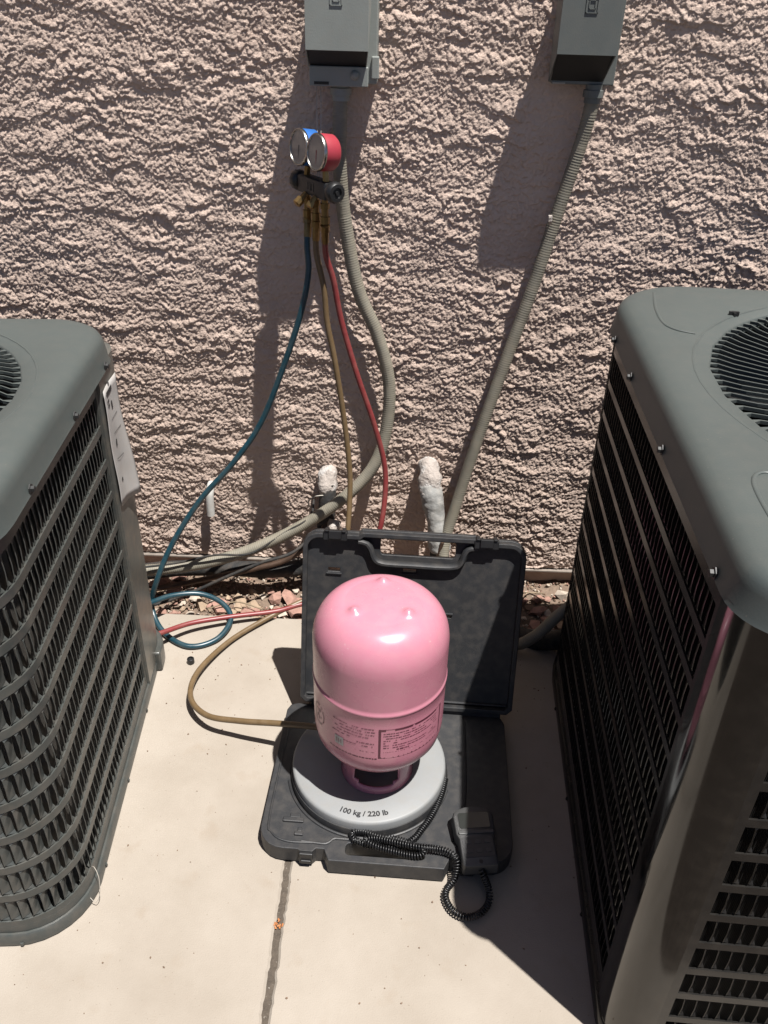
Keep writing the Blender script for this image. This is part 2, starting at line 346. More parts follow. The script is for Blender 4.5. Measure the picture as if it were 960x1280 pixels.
obj('stucco', grid_mesh('stucco', X, Yw, Z - 1.0 * np.clip(Hh, 0, 1) * sm(Z, 0.012, 0.05), 'stucco'), wall)
b = MB(); b.box(-6, 6, 0.012, 0.25, -0.12, 3.0); b.build('wall_core', 'stucco', wall)
b = MB(); b.box(-6, 6, -0.012, 0.014, 0.004, 0.0075); b.build('weep_screed', 'screed', wall)

# ------------------------------------------------------------------ air conditioner units
class Outline:
    """rounded rectangle, counter-clockwise from the front end of the right face; radii FR, BR, BL, FL"""
    def __init__(s, a, bb, fr, br, bl, fl):
        s.seg = []
        def line(p, q, n):
            s.seg.append(('l', Vector(p), Vector(q), Vector(n), (Vector(q) - Vector(p)).length))
        def arc(c, r, a0): s.seg.append(('a', Vector(c), r, a0, r * math.pi / 2))
        line((a, -bb + fr), (a, bb - br), (1, 0)); arc((a - br, bb - br), br, 0)
        line((a - br, bb), (-a + bl, bb), (0, 1)); arc((-a + bl, bb - bl), bl, 90)
        line((-a, bb - bl), (-a, -bb + fl), (-1, 0)); arc((-a + fl, -bb + fl), fl, 180)
        line((-a + fl, -bb), (a - fr, -bb), (0, -1)); arc((a - fr, -bb + fr), fr, 270)
        s.L = sum(q[-1] for q in s.seg); s.st = []; t = 0
        for q in s.seg: s.st.append(t); t += q[-1]
    def at(s, t, off=0.0):
        t %= s.L
        for q, t0 in zip(s.seg, s.st):
            if t <= t0 + q[-1] + 1e-9:
                k = (t - t0) / q[-1]
                if q[0] == 'l': p = q[1].lerp(q[2], k); n = q[3]
                else: a = R(q[3] + 90 * k); n = Vector((math.cos(a), math.sin(a))); p = q[1] + n * q[2]
                return p + n * off, n
        return s.at(0, off)
    def ring(s, off, z, k=8):
        out = []
        for q in s.seg:
            if q[0] == 'l': out += [q[1].lerp(q[2], j / 6) + q[3] * off for j in range(6)]
            else:
                for j in range(k):
                    a = R(q[3] + 90 * j / k); out.append(q[1] + Vector((math.cos(a), math.sin(a))) * (q[2] + off))
        return [(p.x, p.y, z) for p in out]
def strip(b, ol, s0, s1, z0, z1, o0, o1, step=0.02):
    """curved sheet following the outline, between offsets o0 (inner) and o1 (outer)"""
    n = max(2, int((s1 - s0) / step)); rows = []
    for i in range(n + 1):
        t = s0 + (s1 - s0) * i / n; pi, _ = ol.at(t, o0); po, _ = ol.at(t, o1)
        rows.append([(pi.x, pi.y, z0), (po.x, po.y, z0), (po.x, po.y, z1), (pi.x, pi.y, z1)])
    b.loft(rows, True, True)
def fin_mesh(h, wid, ang, m):
    b = MB(); t = 0.0006; rings = []
    for z, a, wd in ((0.0, 0, wid * 1.2), (h * 0.13, ang * 0.8, wid), (h * 0.5, ang, wid), (h * 0.87, ang * 0.8, wid), (h, 0, wid * 1.2)):
        c, s_ = math.cos(R(a)), math.sin(R(a)); q = []
        for u, v in ((-wd / 2, -t), (wd / 2, -t), (wd / 2, t), (-wd / 2, t)): q.append((u * c - v * s_, u * s_ + v * c, z))
        rings.append(q)
    b.loft(rings, False, False); me = bpy.data.meshes.new('louver_fin'); me.from_pydata(b.v, [], b.f); me.update(); me.materials.append(M[m]); return me
def in_view(p):
    d = p - CAM; z = d.dot(FWD)
    if z < 0.1: return False
    return abs(d.dot(RGT) / z) < 0.49 and abs(d.dot(UPV) / z) < 0.65
def ac_unit(name, loc, rz, ol, olc, sections, z_rows, band, pitch, mlouv, mcoil, cap_top, skirt, fan_c, fan_r, nbars, mcap, keep, fin_ang, pan_mat):
    root = empty(name, loc, rz); mw = Matrix.Translation(loc) @ Matrix.Rotation(rz, 4, 'Z')
    z_top = z_rows[0] + band; z_bot = z_rows[-1] - 0.004
    # base pan with lip and drain bumps
    b = MB(); b.loft([ol.ring(-0.002, 0.0), ol.ring(0.006, 0.003), ol.ring(0.007, 0.026), ol.ring(0.004, 0.030), ol.ring(-0.006, 0.031), ol.ring(-0.02, 0.031)], True, True)
    for k in range(15):
        p, nn = ol.at(ol.L * k / 15 + 0.03, 0.006); b.lathe([(0.003, 0.004), (0.0035, 0.007), (0.003, 0.010)], 6, (p.x, p.y))
    b.build('base_pan', pan_mat, root, smooth=True)
    # coil
    me = bpy.data.meshes.new('coil'); n = 120; vs = []; fs = []; uvs = []
    for i in range(n + 1):
        p, _ = ol.at(ol.L * i / n, -0.024); vs += [(p.x, p.y, 0.03), (p.x, p.y, cap_top - 0.05)]
    for i in range(n): fs.append((2 * i, 2 * i + 2, 2 * i + 3, 2 * i + 1))
    me.from_pydata(vs, [], fs); uvl = me.uv_layers.new(name='UVMap')
    for poly in me.polygons:
        for li in poly.loop_indices:
            vi = me.loops[li].vertex_index; uvl.data[li].uv = (ol.L * (vi // 2) / n, vs[vi][2])
    me.materials.append(M[mcoil]); me.shade_smooth(); obj('coil', me, root)
    fins = []; heights = {}
    for (s0, s1), ang in zip(sections, fin_ang):
        b = MB(); strip(b, ol, s0, s1, z_top - 0.012, cap_top - skirt + 0.015, -0.002, 0.0008); strip(b, ol, s0, s1, 0.0315, z_bot + 0.006, -0.002, 0.0008)
        strip(b, ol, s0 - 0.012, s0, 0.0315, cap_top - skirt + 0.015, -0.004, 0.0012); strip(b, ol, s1, s1 + 0.012, 0.0315, cap_top - skirt + 0.015, -0.004, 0.0012)
        panel = b.build('louver_panel', mlouv, root, smooth=True)
        for i in range(1, len(z_rows)):
            bb = MB(); strip(bb, ol, s0, s1, z_rows[i], z_rows[i] + band, -0.002, 0.0006); bb.build('louver_band', mlouv, panel, smooth=True)
        nf = int((s1 - s0) / pitch)
        for i in range(len(z_rows) - 1):
            zt = z_rows[i] if i else z_top - 0.012; zb = z_rows[i + 1] + band
            for k in range(1, nf):
                t = s0 + (s1 - s0) * k / nf; p, nn = ol.at(t, -0.0035)
                pw = mw @ Vector((p.x, p.y, (zt + zb) / 2)); nw = mw.to_3x3() @ Vector((nn.x, nn.y, 0)); to = (CAM - pw)
                vis = in_view(pw) and nw.dot(to) > 0
                size = max(0.0, nw.dot(to.normalized())) / to.length_squared if vis else -1
                fins.append((size, p, math.atan2(nn.y, nn.x) + math.pi / 2, zb - 0.002, (round(zt - zb + 0.004, 4), ang), panel))
    fins.sort(key=lambda q: -q[0]); rest = {}
    for i, (size, p, a, z, h, panel) in enumerate(fins):
        if h not in heights: heights[h] = fin_mesh(h[0], pitch * (0.84 if mlouv == 'acside' else 0.40 if h[1] < 0 else 0.56), h[1], mlouv)
        if i < keep and size > 0:
            o = obj('louver_fin', heights[h], panel); o.location = (p.x, p.y, z); o.rotation_euler = (0, 0, a)
        else: rest.setdefault(panel.name, (panel, []))[1].append((p, a, z, h))
    for panel, lst in rest.values():
        b = MB()
        for p, a, z, h in lst:
            b.x = Matrix.Translation((p.x, p.y, z)) @ Matrix.Rotation(a, 4, 'Z'); me = heights[h]
            b.add([v.co for v in me.vertices], [tuple(q.vertices) for q in me.polygons])
        o = b.build('louver_fin', mlouv, panel); o['kind'] = 'stuff'
    # top cap
    rim = olc.ring(0.0, 0.0); N = len(rim); c = Vector(fan_c)
    def ring_mix(f, off, z):      # f = 0 the fan circle, 1 the outline
        o_ = olc.ring(off, z); out = []
        for q in o_:
            d = (Vector(q[:2]) - c); out.append((*(c + d.normalized() * fan_r).lerp(Vector(q[:2]), f), z))
        return out
    def circ(r, z):
        out = []
        for q in rim: d = (Vector(q[:2]) - c).normalized(); out.append((*(c + d * r), z))
        return out
    T = cap_top
    b = MB(); b.loft([circ(fan_r, T - 0.022), circ(fan_r, T - 0.006), circ(fan_r + 0.003, T - 0.003), circ(fan_r + 0.020, T - 0.002), circ(fan_r + 0.025, T),
                      olc.ring(-0.034, T), olc.ring(-0.018, T - 0.0035), olc.ring(-0.008, T - 0.009), olc.ring(-0.003, T - 0.017), olc.ring(-0.001, T - 0.027),
                      olc.ring(0.003, T - skirt + 0.006), olc.ring(0.005, T - skirt), olc.ring(0.001, T - skirt - 0.001), olc.ring(-0.004, T - 0.030)])
    cap = b.build('top_cap', mcap, root, smooth=True, angle=60)
    for k in range(nbars):
        th = 2 * math.pi * k / nbars
        if k == 0:
            rows = []; r0, r1 = fan_r + 0.004, fan_r * 0.22
            for j in range(9):
                u = j / 8; r = r0 + (r1 - r0) * u; a = 0.55 * u ** 1.25; wd = 0.5 * (0.0105 if j == 0 else 0.0062 if j == 1 and False else 0.0026)
                if j == 0: wd = 0.0055
                z = T - 0.006 + 0.010 * math.sin(u * 1.5)
                d = Vector((math.cos(a), math.sin(a), 0)); tn = Vector((-math.sin(a), math.cos(a), 0)); p = d * r
                rows.append([p - tn * wd + Vector((0, 0, z)), p + tn * wd + Vector((0, 0, z)), p + tn * wd * 0.8 + Vector((0, 0, z - 0.005)), p - tn * wd * 0.8 + Vector((0, 0, z - 0.005))])
                if j == 0:
                    r = r0 - 0.016; wd = 0.0014; p = d * r; z += 0.001
                    rows.append([p - tn * wd + Vector((0, 0, z)), p + tn * wd + Vector((0, 0, z)), p + tn * wd * 0.8 + Vector((0, 0, z - 0.005)), p - tn * wd * 0.8 + Vector((0, 0, z - 0.005))])
            bb = MB(); bb.loft(rows, True, True); o = bb.build('grille_bar', mcap, cap); me = o.data
        else: o = obj('grille_bar', me, cap)
        o.location = (c.x, c.y, 0); o.rotation_euler = (0, 0, th)
    b = MB(); b.lathe([(fan_r * 0.24, T - 0.004), (fan_r * 0.24, T + 0.006), (fan_r * 0.2, T + 0.010)], 32, c); b.build('grille_hub', mcap, cap, smooth=True)
    # fan inside
    b = MB(); b.lathe([(fan_r + 0.012, T - 0.02), (fan_r + 0.012, T - 0.16)], 48, c, False, False); b.build('fan_shroud', 'black', root, smooth=True)
    b = MB(); b.lathe([(0.06, T - 0.22), (0.06, T - 0.10)], 24, c)
    for k in range(3):
        a0 = k * 2.094
        rows = []
        for j in range(5):
            r = 0.05 + (fan_r - 0.06) * j / 4; rows.append([(c.x + r * math.cos(a0 + s_), c.y + r * math.sin(a0 + s_), T - 0.15 + z_) for s_, z_ in ((-0.5, -0.05), (0.0, 0.0), (0.5, 0.05), (0.0, 0.003))])
        b.loft(rows, True, True)
    b.build('fan', 'black', root)
    return root, cap
def bolts(root, ol, ss, z, off):
    for s_ in ss:
        p, nn = ol.at(s_, off); b = MB(); b.x = Matrix.Translation((p.x, p.y, z)) @ Matrix.Rotation(math.atan2(nn.y, nn.x), 4, 'Z') @ Matrix.Rotation(R(90), 4, 'Y')
        b.lathe([(0.0075, 0), (0.0075, 0.0015), (0.0045, 0.0016), (0.0045, 0.006), (0.003, 0.0065)], 6); b.build('screw', 'bolt', root)
def emboss(pts, cap, m):
    b = MB(); b.tube(spline(pts, 0.006), 0.0026, 8, flat=0.45); b.build('embossed_ridge', m, cap, smooth=True)

# right unit
RC = (0.826, -0.773, 0.0)
ol = Outline(0.465, 0.468, 0.06, 0.10, 0.15, 0.055); olc = Outline(0.473, 0.476, 0.06, 0.11, 0.15, 0.062)
sL0 = ol.st[4]; sL1 = sL0 + ol.seg[4][4]; sF0 = ol.st[6]; sF1 = sF0 + ol.seg[6][4]
rowsR = [0.786 - 0.0605 * i for i in range(13)]
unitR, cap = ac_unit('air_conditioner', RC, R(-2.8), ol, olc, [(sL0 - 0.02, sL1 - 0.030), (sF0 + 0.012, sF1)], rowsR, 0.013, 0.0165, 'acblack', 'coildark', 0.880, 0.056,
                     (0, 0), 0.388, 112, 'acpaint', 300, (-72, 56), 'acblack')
tag(unitR, 'large dark air conditioner unit at right with glossy solid corner panel', 'air conditioner', 'outdoor air conditioner units')
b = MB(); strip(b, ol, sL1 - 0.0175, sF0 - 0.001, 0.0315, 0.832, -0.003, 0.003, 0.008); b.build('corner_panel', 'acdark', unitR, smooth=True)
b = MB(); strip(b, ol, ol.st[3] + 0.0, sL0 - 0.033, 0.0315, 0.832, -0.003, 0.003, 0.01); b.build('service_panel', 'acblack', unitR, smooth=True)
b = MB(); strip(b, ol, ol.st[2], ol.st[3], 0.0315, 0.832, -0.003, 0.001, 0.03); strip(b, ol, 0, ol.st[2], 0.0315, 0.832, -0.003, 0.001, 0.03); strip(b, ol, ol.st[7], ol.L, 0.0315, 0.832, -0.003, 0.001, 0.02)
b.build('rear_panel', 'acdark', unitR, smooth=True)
bolts(unitR, olc, [olc.st[4] + 0.04, olc.st[4] + 0.20, olc.st[4] + 0.44, olc.st[4] + olc.seg[4][4] - 0.03], 0.829, 0.004)
T = 0.882
for q in ([(-0.400, 0.400, T - .002), (-0.414, 0.31, T - .0015), (-0.416, 0.24, T - .0015), (-0.403, 0.208, T - .001), (-0.375, 0.193, T - .001)],
          [(-0.420, -0.40, T - .0015), (-0.424, -0.36, T - .0015), (-0.424, -0.31, T - .0015), (-0.420, -0.275, T - .0015), (-0.408, -0.256, T - .001), (-0.388, -0.256, T - .001), (-0.355, -0.285, T - .001), (-0.31, -0.34, T - .001)]):
    emboss(q, cap, 'acpaint')
ring = [(0.4125 * math.cos(a / 60 * 6.2832), 0.4125 * math.sin(a / 60 * 6.2832), T - 0.0028) for a in range(61)]
b = MB(); b.tube(ring, 0.0024, 6, flat=0.6); b.build('embossed_ring', 'acpaint', cap, smooth=True)

b = MB(); b.box(-0.296, -0.280, 0.294, 0.299, T - 0.003, T + 0.004); b.box(-0.290, -0.286, 0.290, 0.303, T - 0.003, T + 0.003); b.build('grille_clip', 'black', cap)
# left unit
LC = (-0.880, -0.750, 0.0)
ol = Outline(0.370, 0.360, 0.105, 0.06, 0.08, 0.10); olc = Outline(0.377, 0.367, 0.11, 0.11, 0.09, 0.11)
sR1 = ol.st[1] - 0.10; sF0 = ol.st[6]
rowsL = [0.715 - 0.067 * i for i in range(11)]
unitL, cap = ac_unit('air_conditioner', LC, R(4.6), ol, olc, [(sF0 + 0.03, ol.L + sR1 - 0.012)], rowsL, 0.015, 0.0165, 'acside', 'coil', 0.803, 0.056,
                     (0, 0), 0.306, 88, 'acpaint', 300, (41,), 'acside')
tag(unitL, 'grey air conditioner unit at left with white paper label on its side', 'air conditioner', 'outdoor air conditioner units')
b = MB(); strip(b, ol, sR1 + 0.001, ol.st[2] + 0.05, 0.0315, 0.757, -0.003, 0.006, 0.012); b.build('service_panel', 'service', unitL, smooth=True)['label'] = 'weathered bare metal service panel at the corner'
b = MB(); strip(b, ol, sR1 + 0.07, ol.st[2] + 0.04, 0.002, 0.055, -0.002, 0.018, 0.012); b.build('corner_foot', 'acside', unitL, smooth=True, bevel=0.004)
b = MB(); strip(b, ol, ol.st[2] + 0.05, ol.st[6], 0.0315, 0.757, -0.003, 0.001, 0.03); b.build('rear_panel', 'acside', unitL, smooth=True)
bolts(unitL, olc, [olc.st[1] - 0.02, olc.st[1] - 0.22, olc.st[1] - 0.44], 0.755, 0.004)
ring = [(0.3305 * math.cos(a / 60 * 6.2832), 0.3305 * math.sin(a / 60 * 6.2832), 0.8022) for a in range(61)]
b = MB(); b.tube(ring, 0.0022, 6, flat=0.6); b.build('embossed_ring', 'acpaint', cap, smooth=True)
# paper label, lower corner lifting off
n = 14; mz = 16; vs = []; fs = []
for j in range(mz + 1):
    for i in range(n + 1):
        u = i / n; v = j / mz
        z = 0.485 + 0.235 * v - 0.02 * u * (1 - v); lift = 0.016 * max(0, u - 0.45) ** 1.3 * (1 - v) ** 1.5 * 2.4 + 0.0012 * math.sin(9 * v + 5 * u)
        p, nn = ol.at(sR1 + 0.004 + 0.088 * u, 0.0095 + lift); vs.append((p.x, p.y, z))
for j in range(mz):
    for i in range(n): a = j * (n + 1) + i; fs.append((a, a + 1, a + n + 2, a + n + 1))
b = MB(); b.add(vs, fs); lab = b.build('paper_label', 'paper', unitL, smooth=True); sd = lab.modifiers.new('t', 'SOLIDIFY'); sd.thickness = 0.0006
b = MB(); rg = random.Random(5)
for (u0, v0, u1, v1) in [(0.16, 0.965, 0.62, 0.93), (0.12, 0.90, 0.30, 0.885), (0.14, 0.87, 0.26, 0.845), (0.40, 0.86, 0.5, 0.80), (0.2, 0.74, 0.7, 0.735), (0.25, 0.62, 0.75, 0.615), (0.3, 0.56, 0.36, 0.50),
                         (0.24, 0.40, 0.62, 0.394), (0.3, 0.22, 0.4, 0.19)]:
    q = []
    for u, v in ((u0, v1), (u1, v1), (u1, v0), (u0, v0)):
        lift = 0.016 * max(0, u - 0.45) ** 1.3 * (1 - v) ** 1.5 * 2.4 + 0.0012 * math.sin(9 * v + 5 * u)
        p, _ = ol.at(sR1 + 0.004 + 0.088 * u, 0.0105 + lift); q.append((p.x, p.y, 0.485 + 0.235 * v - 0.02 * u * (1 - v)))
    b.add(q, [(0, 1, 2, 3)])
b.build('print', 'ink', lab)['kind'] = 'stuff'

# ------------------------------------------------------------------ electrical disconnect boxes
def disconnect(x0, x1, zb, zf, m, label, lip, d, h, yb):
    root = tag(empty('disconnect_box', ((x0 + x1) / 2, 0, zb)), label, 'electrical box', 'electrical disconnect boxes'); hw = (x1 - x0) / 2
    b = MB(); b.box(-hw + 0.004, hw + 0.008, -yb - 0.006, 0.004, 0.003, h); b.build('back_box', m, root, bevel=0.002)
    f = zf - zb
    # hood cover with slanting side cheeks
    b = MB(); b.add([(-hw, -d, f), (hw - 0.006, -d, f), (hw - 0.006, -d, h), (-hw, -d, h), (-hw - 0.002, -yb, 0.028 if lip else 0.006), (hw - 0.012, -yb, 0.028 if lip else 0.006), (hw - 0.002, -yb, h + .004), (-hw - 0.002, -yb, h + .004)],
                    [(0, 1, 2, 3), (1, 5, 6, 2), (3, 2, 6, 7), (4, 0, 3, 7)])
    o = b.build('cover', m, root); sd = o.modifiers.new('t', 'SOLIDIFY'); sd.thickness = 0.0022; sd.offset = -1; bv = o.modifiers.new('bevel', 'BEVEL'); bv.width = 0.001; bv.segments = 2; bv.limit_method = 'ANGLE'
    zb_ = 0.030 if lip else 0.009
    b = MB(); b.add([(-hw + 0.003, -d + 0.004, f + 0.006), (hw - 0.009, -d + 0.004, f + 0.006), (hw - 0.014, -yb - 0.0065, zb_), (-hw + 0.002, -yb - 0.0065, zb_)], [(0, 3, 2, 1)]); b.build('underside_shade', 'black', root)  # solid black sheet under the hood, its shade put into the colour
    if lip:
        b = MB(); b.box(-hw + 0.001, hw - 0.008, -yb - 0.014, -yb - 0.004, -0.002, 0.032); b.build('latch_lip', m, root, bevel=0.002)
        b = MB(); b.x = Matrix.Translation((hw * 0.45, -yb - 0.014, 0.018)) @ Matrix.Rotation(R(90), 4, 'X'); b.lathe([(0.0085, 0), (0.0085, 0.003), (0.006, 0.006), (0.0025, 0.0075)], 20); b.build('rivet', m, root, smooth=True)
        b = MB(); b.box(-hw + 0.010, -hw + 0.038, -yb - 0.0152, -yb - 0.0135, 0.001, 0.006); b.build('slot', 'black', root)
        b = MB(); b.box(hw - 0.002, hw + 0.012, -yb - 0.012, -yb, 0.012, 0.05); b.build('hasp', m, root, bevel=0.002)
    else:
        b = MB(); b.box(-hw + 0.006, -hw + 0.030, -yb - 0.0075, -yb - 0.0055, 0.0035, 0.006); b.build('slot', 'wire', root)
    # embossed square emblem
    zc = f + 0.083 - (0.0 if lip else 0.004); cx = -0.004
    b = MB()
    for s_, t in ((0.0135, 0.0016), (0.0075, 0.0016)):
        hx, hz = s_ * 0.82, s_
        for q in ((-hx, hx, -hz, -hz + t), (-hx, hx, hz - t, hz), (-hx, -hx + t, -hz, hz), (hx - t, hx, -hz, hz)):
            b.box(cx + q[0], cx + q[1], -d - 0.0014, -d + 0.001, zc + q[2], zc + q[3])
    b.build('emblem', m, root)
    return root
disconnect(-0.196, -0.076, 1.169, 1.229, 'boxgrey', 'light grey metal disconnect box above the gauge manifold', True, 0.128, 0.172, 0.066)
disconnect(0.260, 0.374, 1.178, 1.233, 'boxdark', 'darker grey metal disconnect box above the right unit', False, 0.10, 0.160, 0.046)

# ------------------------------------------------------------------ conduits and lines
def ribbed(pts, r, rib=0.0005, pitch=0.0052):
    P = spline(pts, 0.0017); b = MB(); L = 0.0; ls = [0]
    for i in range(1, len(P)): L += (P[i] - P[i - 1]).length; ls.append(L)
    N = len(P); b.tube(P, lambda t: r + rib * math.sin(2 * math.pi * ls[min(N - 1, int(round(t * (N - 1))))] / pitch), 14); return b
def elbow(mb, p, d, r, h):
    mb.x = Matrix.Translation(p) @ Vector(d).to_track_quat('Z', 'Y').to_matrix().to_4x4(); mb.lathe([(r, 0), (r, h * 0.3), (r * 1.22, h * 0.32), (r * 1.22, h * 0.7), (r, h * 0.72), (r, h)], 12); mb.x = Matrix.Identity(4)
c1 = [(-0.138, -0.045, 1.17), (-0.140, -0.046, 1.10), (-0.141, -0.045, 1.032), (-0.132, -0.04, 0.922), (-0.102, -0.04, 0.771), (-0.056, -0.04, 0.663), (-0.027, -0.045, 0.55), (-0.031, -0.055, 0.43), (-0.061, -0.07, 0.338), (-0.128, -0.09, 0.263),
      (-0.228, -0.10, 0.185), (-0.349, -0.12, 0.122), (-0.471, -0.135, 0.081), (-0.592, -0.15, 0.064), (-0.67, -0.17, 0.067), (-0.74, -0.24, 0.09), (-0.80, -0.34, 0.15)]
root = tag(empty('flexible_conduit', (-0.138, -0.045, 1.17)), 'grey ribbed conduit curving from the light grey box to the left unit', 'conduit')
rel = lambda P, o: [tuple(Vector(p) - Vector(o)) for p in P]
ribbed(rel(c1, root.location), 0.0145).build('hose', 'conduit', root, smooth=True, angle=80)
b = MB(); elbow(b, (0, 0, -0.03), (0, 0, 1), 0.017, 0.032); b.build('connector', 'boxgrey', root, smooth=True)
c2 = [(0.347, -0.045, 1.18), (0.346, -0.043, 1.13), (0.335, -0.04, 1.061), (0.309, -0.04, 0.937), (0.277, -0.045, 0.786), (0.236, -0.055, 0.623), (0.192, -0.07, 0.447), (0.152, -0.085, 0.266), (0.126, -0.11, 0.143), (0.135, -0.16, 0.06),
      (0.20, -0.27, 0.024), (0.285, -0.335, 0.026), (0.335, -0.345, 0.06), (0.385, -0.335, 0.12), (0.44, -0.33, 0.18)]
root = tag(empty('flexible_conduit', (0.347, -0.045, 1.18)), 'straight grey conduit slanting down from the darker box behind the open case', 'conduit')
ribbed(rel(c2, root.location), 0.0135).build('hose', 'conduit', root, smooth=True, angle=80)
b = MB(); elbow(b, (0, 0, -0.03), (0, 0, 1), 0.016, 0.032); b.build('connector', 'boxdark', root, smooth=True)
def strap(name, p, label):
    b = MB(); b.box(-0.004, 0.004, -0.006, 0.004, -0.006, 0.006); b.add([(-0.0035, -0.004, -0.012), (0.0035, -0.004, -0.012), (0.002, -0.012, -0.004), (-0.002, -0.012, -0.004)], [(0, 1, 2, 3), (3, 2, 1, 0)])
    o = b.build(name, 'foam', None, bevel=0.001); o.location = p; tag(o, label, 'caulk')
strap('caulk_drip', (0.294, -0.055, 0.935), 'small white caulk drip on the slanting grey conduit')

# drain stub
root = tag(empty('drain_pipe', (-0.477, 0, 0.235)), 'short white plastic drain pipe stub coming out of the stucco wall', 'pipe')
b = MB(); b.tube(spline([(0, 0.01, 0.0), (0, -0.012, 0.0), (-0.001, -0.024, -0.012), (-0.002, -0.028, -0.03), (-0.003, -0.030, -0.078)], 0.004), 0.0105, 14); b.build('pipe', 'pvc', root, smooth=True)
b = MB(); b.tube([(-0.0030, -0.030, -0.0775), (-0.0031, -0.0301, -0.0790)], 0.0085, 14); b.build('pipe_mouth', 'black', root)
# lumpy helper for caulk and wrapped pipes
def lumpy(pts, rad, amp, seed, n=16, step=0.004):
    rg = random.Random(seed); P = spline(pts, step); b = MB(); b.tube(P, rad, n); ph = [rg.uniform(0, 6) for _ in range(6)]
    out = []
    for i, v in enumerate(b.v):
        c = P[min(len(P) - 1, i // n)]; d = Vector(v) - c; j = i % n; a = 2 * math.pi * j / n; t = i // n
        k = 1 + amp * (math.sin(2 * a + 0.35 * t + ph[0]) + 0.7 * math.sin(3 * a - 0.5 * t + ph[1]) + 0.6 * math.sin(0.9 * t + ph[2]) + 0.5 * math.sin(5 * a + 1.3 * t + ph[3])) + rg.uniform(-amp, amp) * 0.5
        out.append(tuple(c + d * k))
    b.v = out; return b
root = tag(empty('refrigerant_line', (0.078, 0, 0.30)), 'pipe wrapped in grey tape with white caulk leaving the wall behind the open case', 'pipe')
o_ = (0.078, 0, 0.30)
lumpy(rel([(0.078, 0.012, 0.318), (0.079, -0.02, 0.312), (0.082, -0.042, 0.290), (0.085, -0.052, 0.265)], o_), lambda t: 0.0235 + 0.005 * math.sin(t * 2.6), 0.08, 3).build('caulk', 'foam', root, smooth=True, angle=80)
lumpy(rel([(0.082, -0.045, 0.282), (0.090, -0.06, 0.25), (0.101, -0.075, 0.205), (0.110, -0.085, 0.16), (0.118, -0.095, 0.12)], o_), lambda t: 0.026 + 0.003 * math.sin(t * 9), 0.035, 4).build('tape_wrap', 'tape', root, smooth=True, angle=80)
lumpy(rel([(0.114, -0.09, 0.14), (0.124, -0.11, 0.06), (0.16, -0.16, 0.005), (0.24, -0.22, -0.005), (0.33, -0.29, 0.005), (0.42, -0.34, 0.05)], o_), 0.024, 0.02, 5, step=0.01).build('insulation', 'insul', root, smooth=True, angle=80)
b = MB(); b.tube(spline(rel([(0.12, -0.118, 0.16), (0.110, -0.125, 0.09), (0.14, -0.18, 0.02), (0.26, -0.24, 0.0), (0.38, -0.31, 0.03)], o_), 0.01), 0.005, 8); b.build('small_line', 'copper', root, smooth=True)
root = tag(empty('refrigerant_line', (-0.175, 0, 0.28)), 'black insulated pipe with white caulk running along the gravel to the left unit', 'pipe'); o_ = (-0.175, 0, 0.28)
lumpy(rel([(-0.175, 0.012, 0.288), (-0.175, -0.015, 0.283), (-0.175, -0.032, 0.262), (-0.174, -0.038, 0.244)], o_), lambda t: 0.0185 + 0.0045 * math.sin(t * 2.6), 0.10, 6).build('caulk', 'foam', root, smooth=True, angle=80)
lumpy(rel([(-0.175, -0.03, 0.262), (-0.174, -0.045, 0.225), (-0.178, -0.055, 0.17), (-0.19, -0.065, 0.09), (-0.24, -0.075, 0.035), (-0.34, -0.085, 0.028), (-0.46, -0.08, 0.024), (-0.58, -0.09, 0.022), (-0.68, -0.14, 0.03), (-0.76, -0.30, 0.05), (-0.80, -0.36, 0.08)], o_),
      0.0215, 0.02, 7, step=0.008).build('insulation', 'insul', root, smooth=True, angle=80)
lumpy(rel([(-0.152, -0.075, 0.185), (-0.155, -0.085, 0.172), (-0.158, -0.09, 0.16)], o_), 0.016, 0.07, 12).build('caulk', 'foam', root, smooth=True, angle=80)
b = MB(); b.tube(spline(rel([(-0.16, -0.05, 0.2), (-0.19, -0.085, 0.15), (-0.27, -0.11, 0.085), (-0.36, -0.12, 0.055), (-0.50, -0.12, 0.012), (-0.60, -0.14, -0.004), (-0.70, -0.2, 0.02), (-0.8, -0.36, 0.05)], o_), 0.01), 0.0075, 10); b.build('small_line', 'copper', root, smooth=True)
def cable(name, pts, r, m, label, cat, n=8, step=0.006):
    o = MB(); P = spline(pts, step); c = Vector(pts[0]); o.tube([p - c for p in P], r, n); ob = o.build(name, m, None, smooth=True, angle=80); ob.location = c; return tag(ob, label, cat)
cable('control_cable', [(-0.21, -0.03, 0.215), (-0.215, -0.10, 0.205), (-0.28, -0.115, 0.165), (-0.36, -0.14, 0.118), (-0.45, -0.15, 0.115), (-0.55, -0.16, 0.092), (-0.66, -0.2, 0.10), (-0.8, -0.36, 0.2)], 0.003, 'insul', 'thin dark control cable lying on top of the curved conduit', 'cable')
cable('control_cable', [(-0.18, -0.06, 0.17), (-0.25, -0.125, 0.12), (-0.33, -0.152, 0.10), (-0.42, -0.165, 0.06), (-0.50, -0.175, 0.02), (-0.60, -0.2, -0.01), (-0.72, -0.3, 0.03), (-0.78, -0.37, 0.06)], 0.0042, 'insul', 'dark cable sagging under the curved conduit above the gravel', 'cable')
cable('wire_loop', [(-0.165, -0.03, 0.225), (-0.18, -0.055, 0.245), (-0.205, -0.06, 0.243), (-0.222, -0.058, 0.225), (-0.21, -0.062, 0.208), (-0.18, -0.07, 0.205), (-0.158, -0.072, 0.215), (-0.150, -0.075, 0.222)], 0.0016, 'wire', 'loop of thin pale wire beside the caulked black pipe', 'wire', 6)

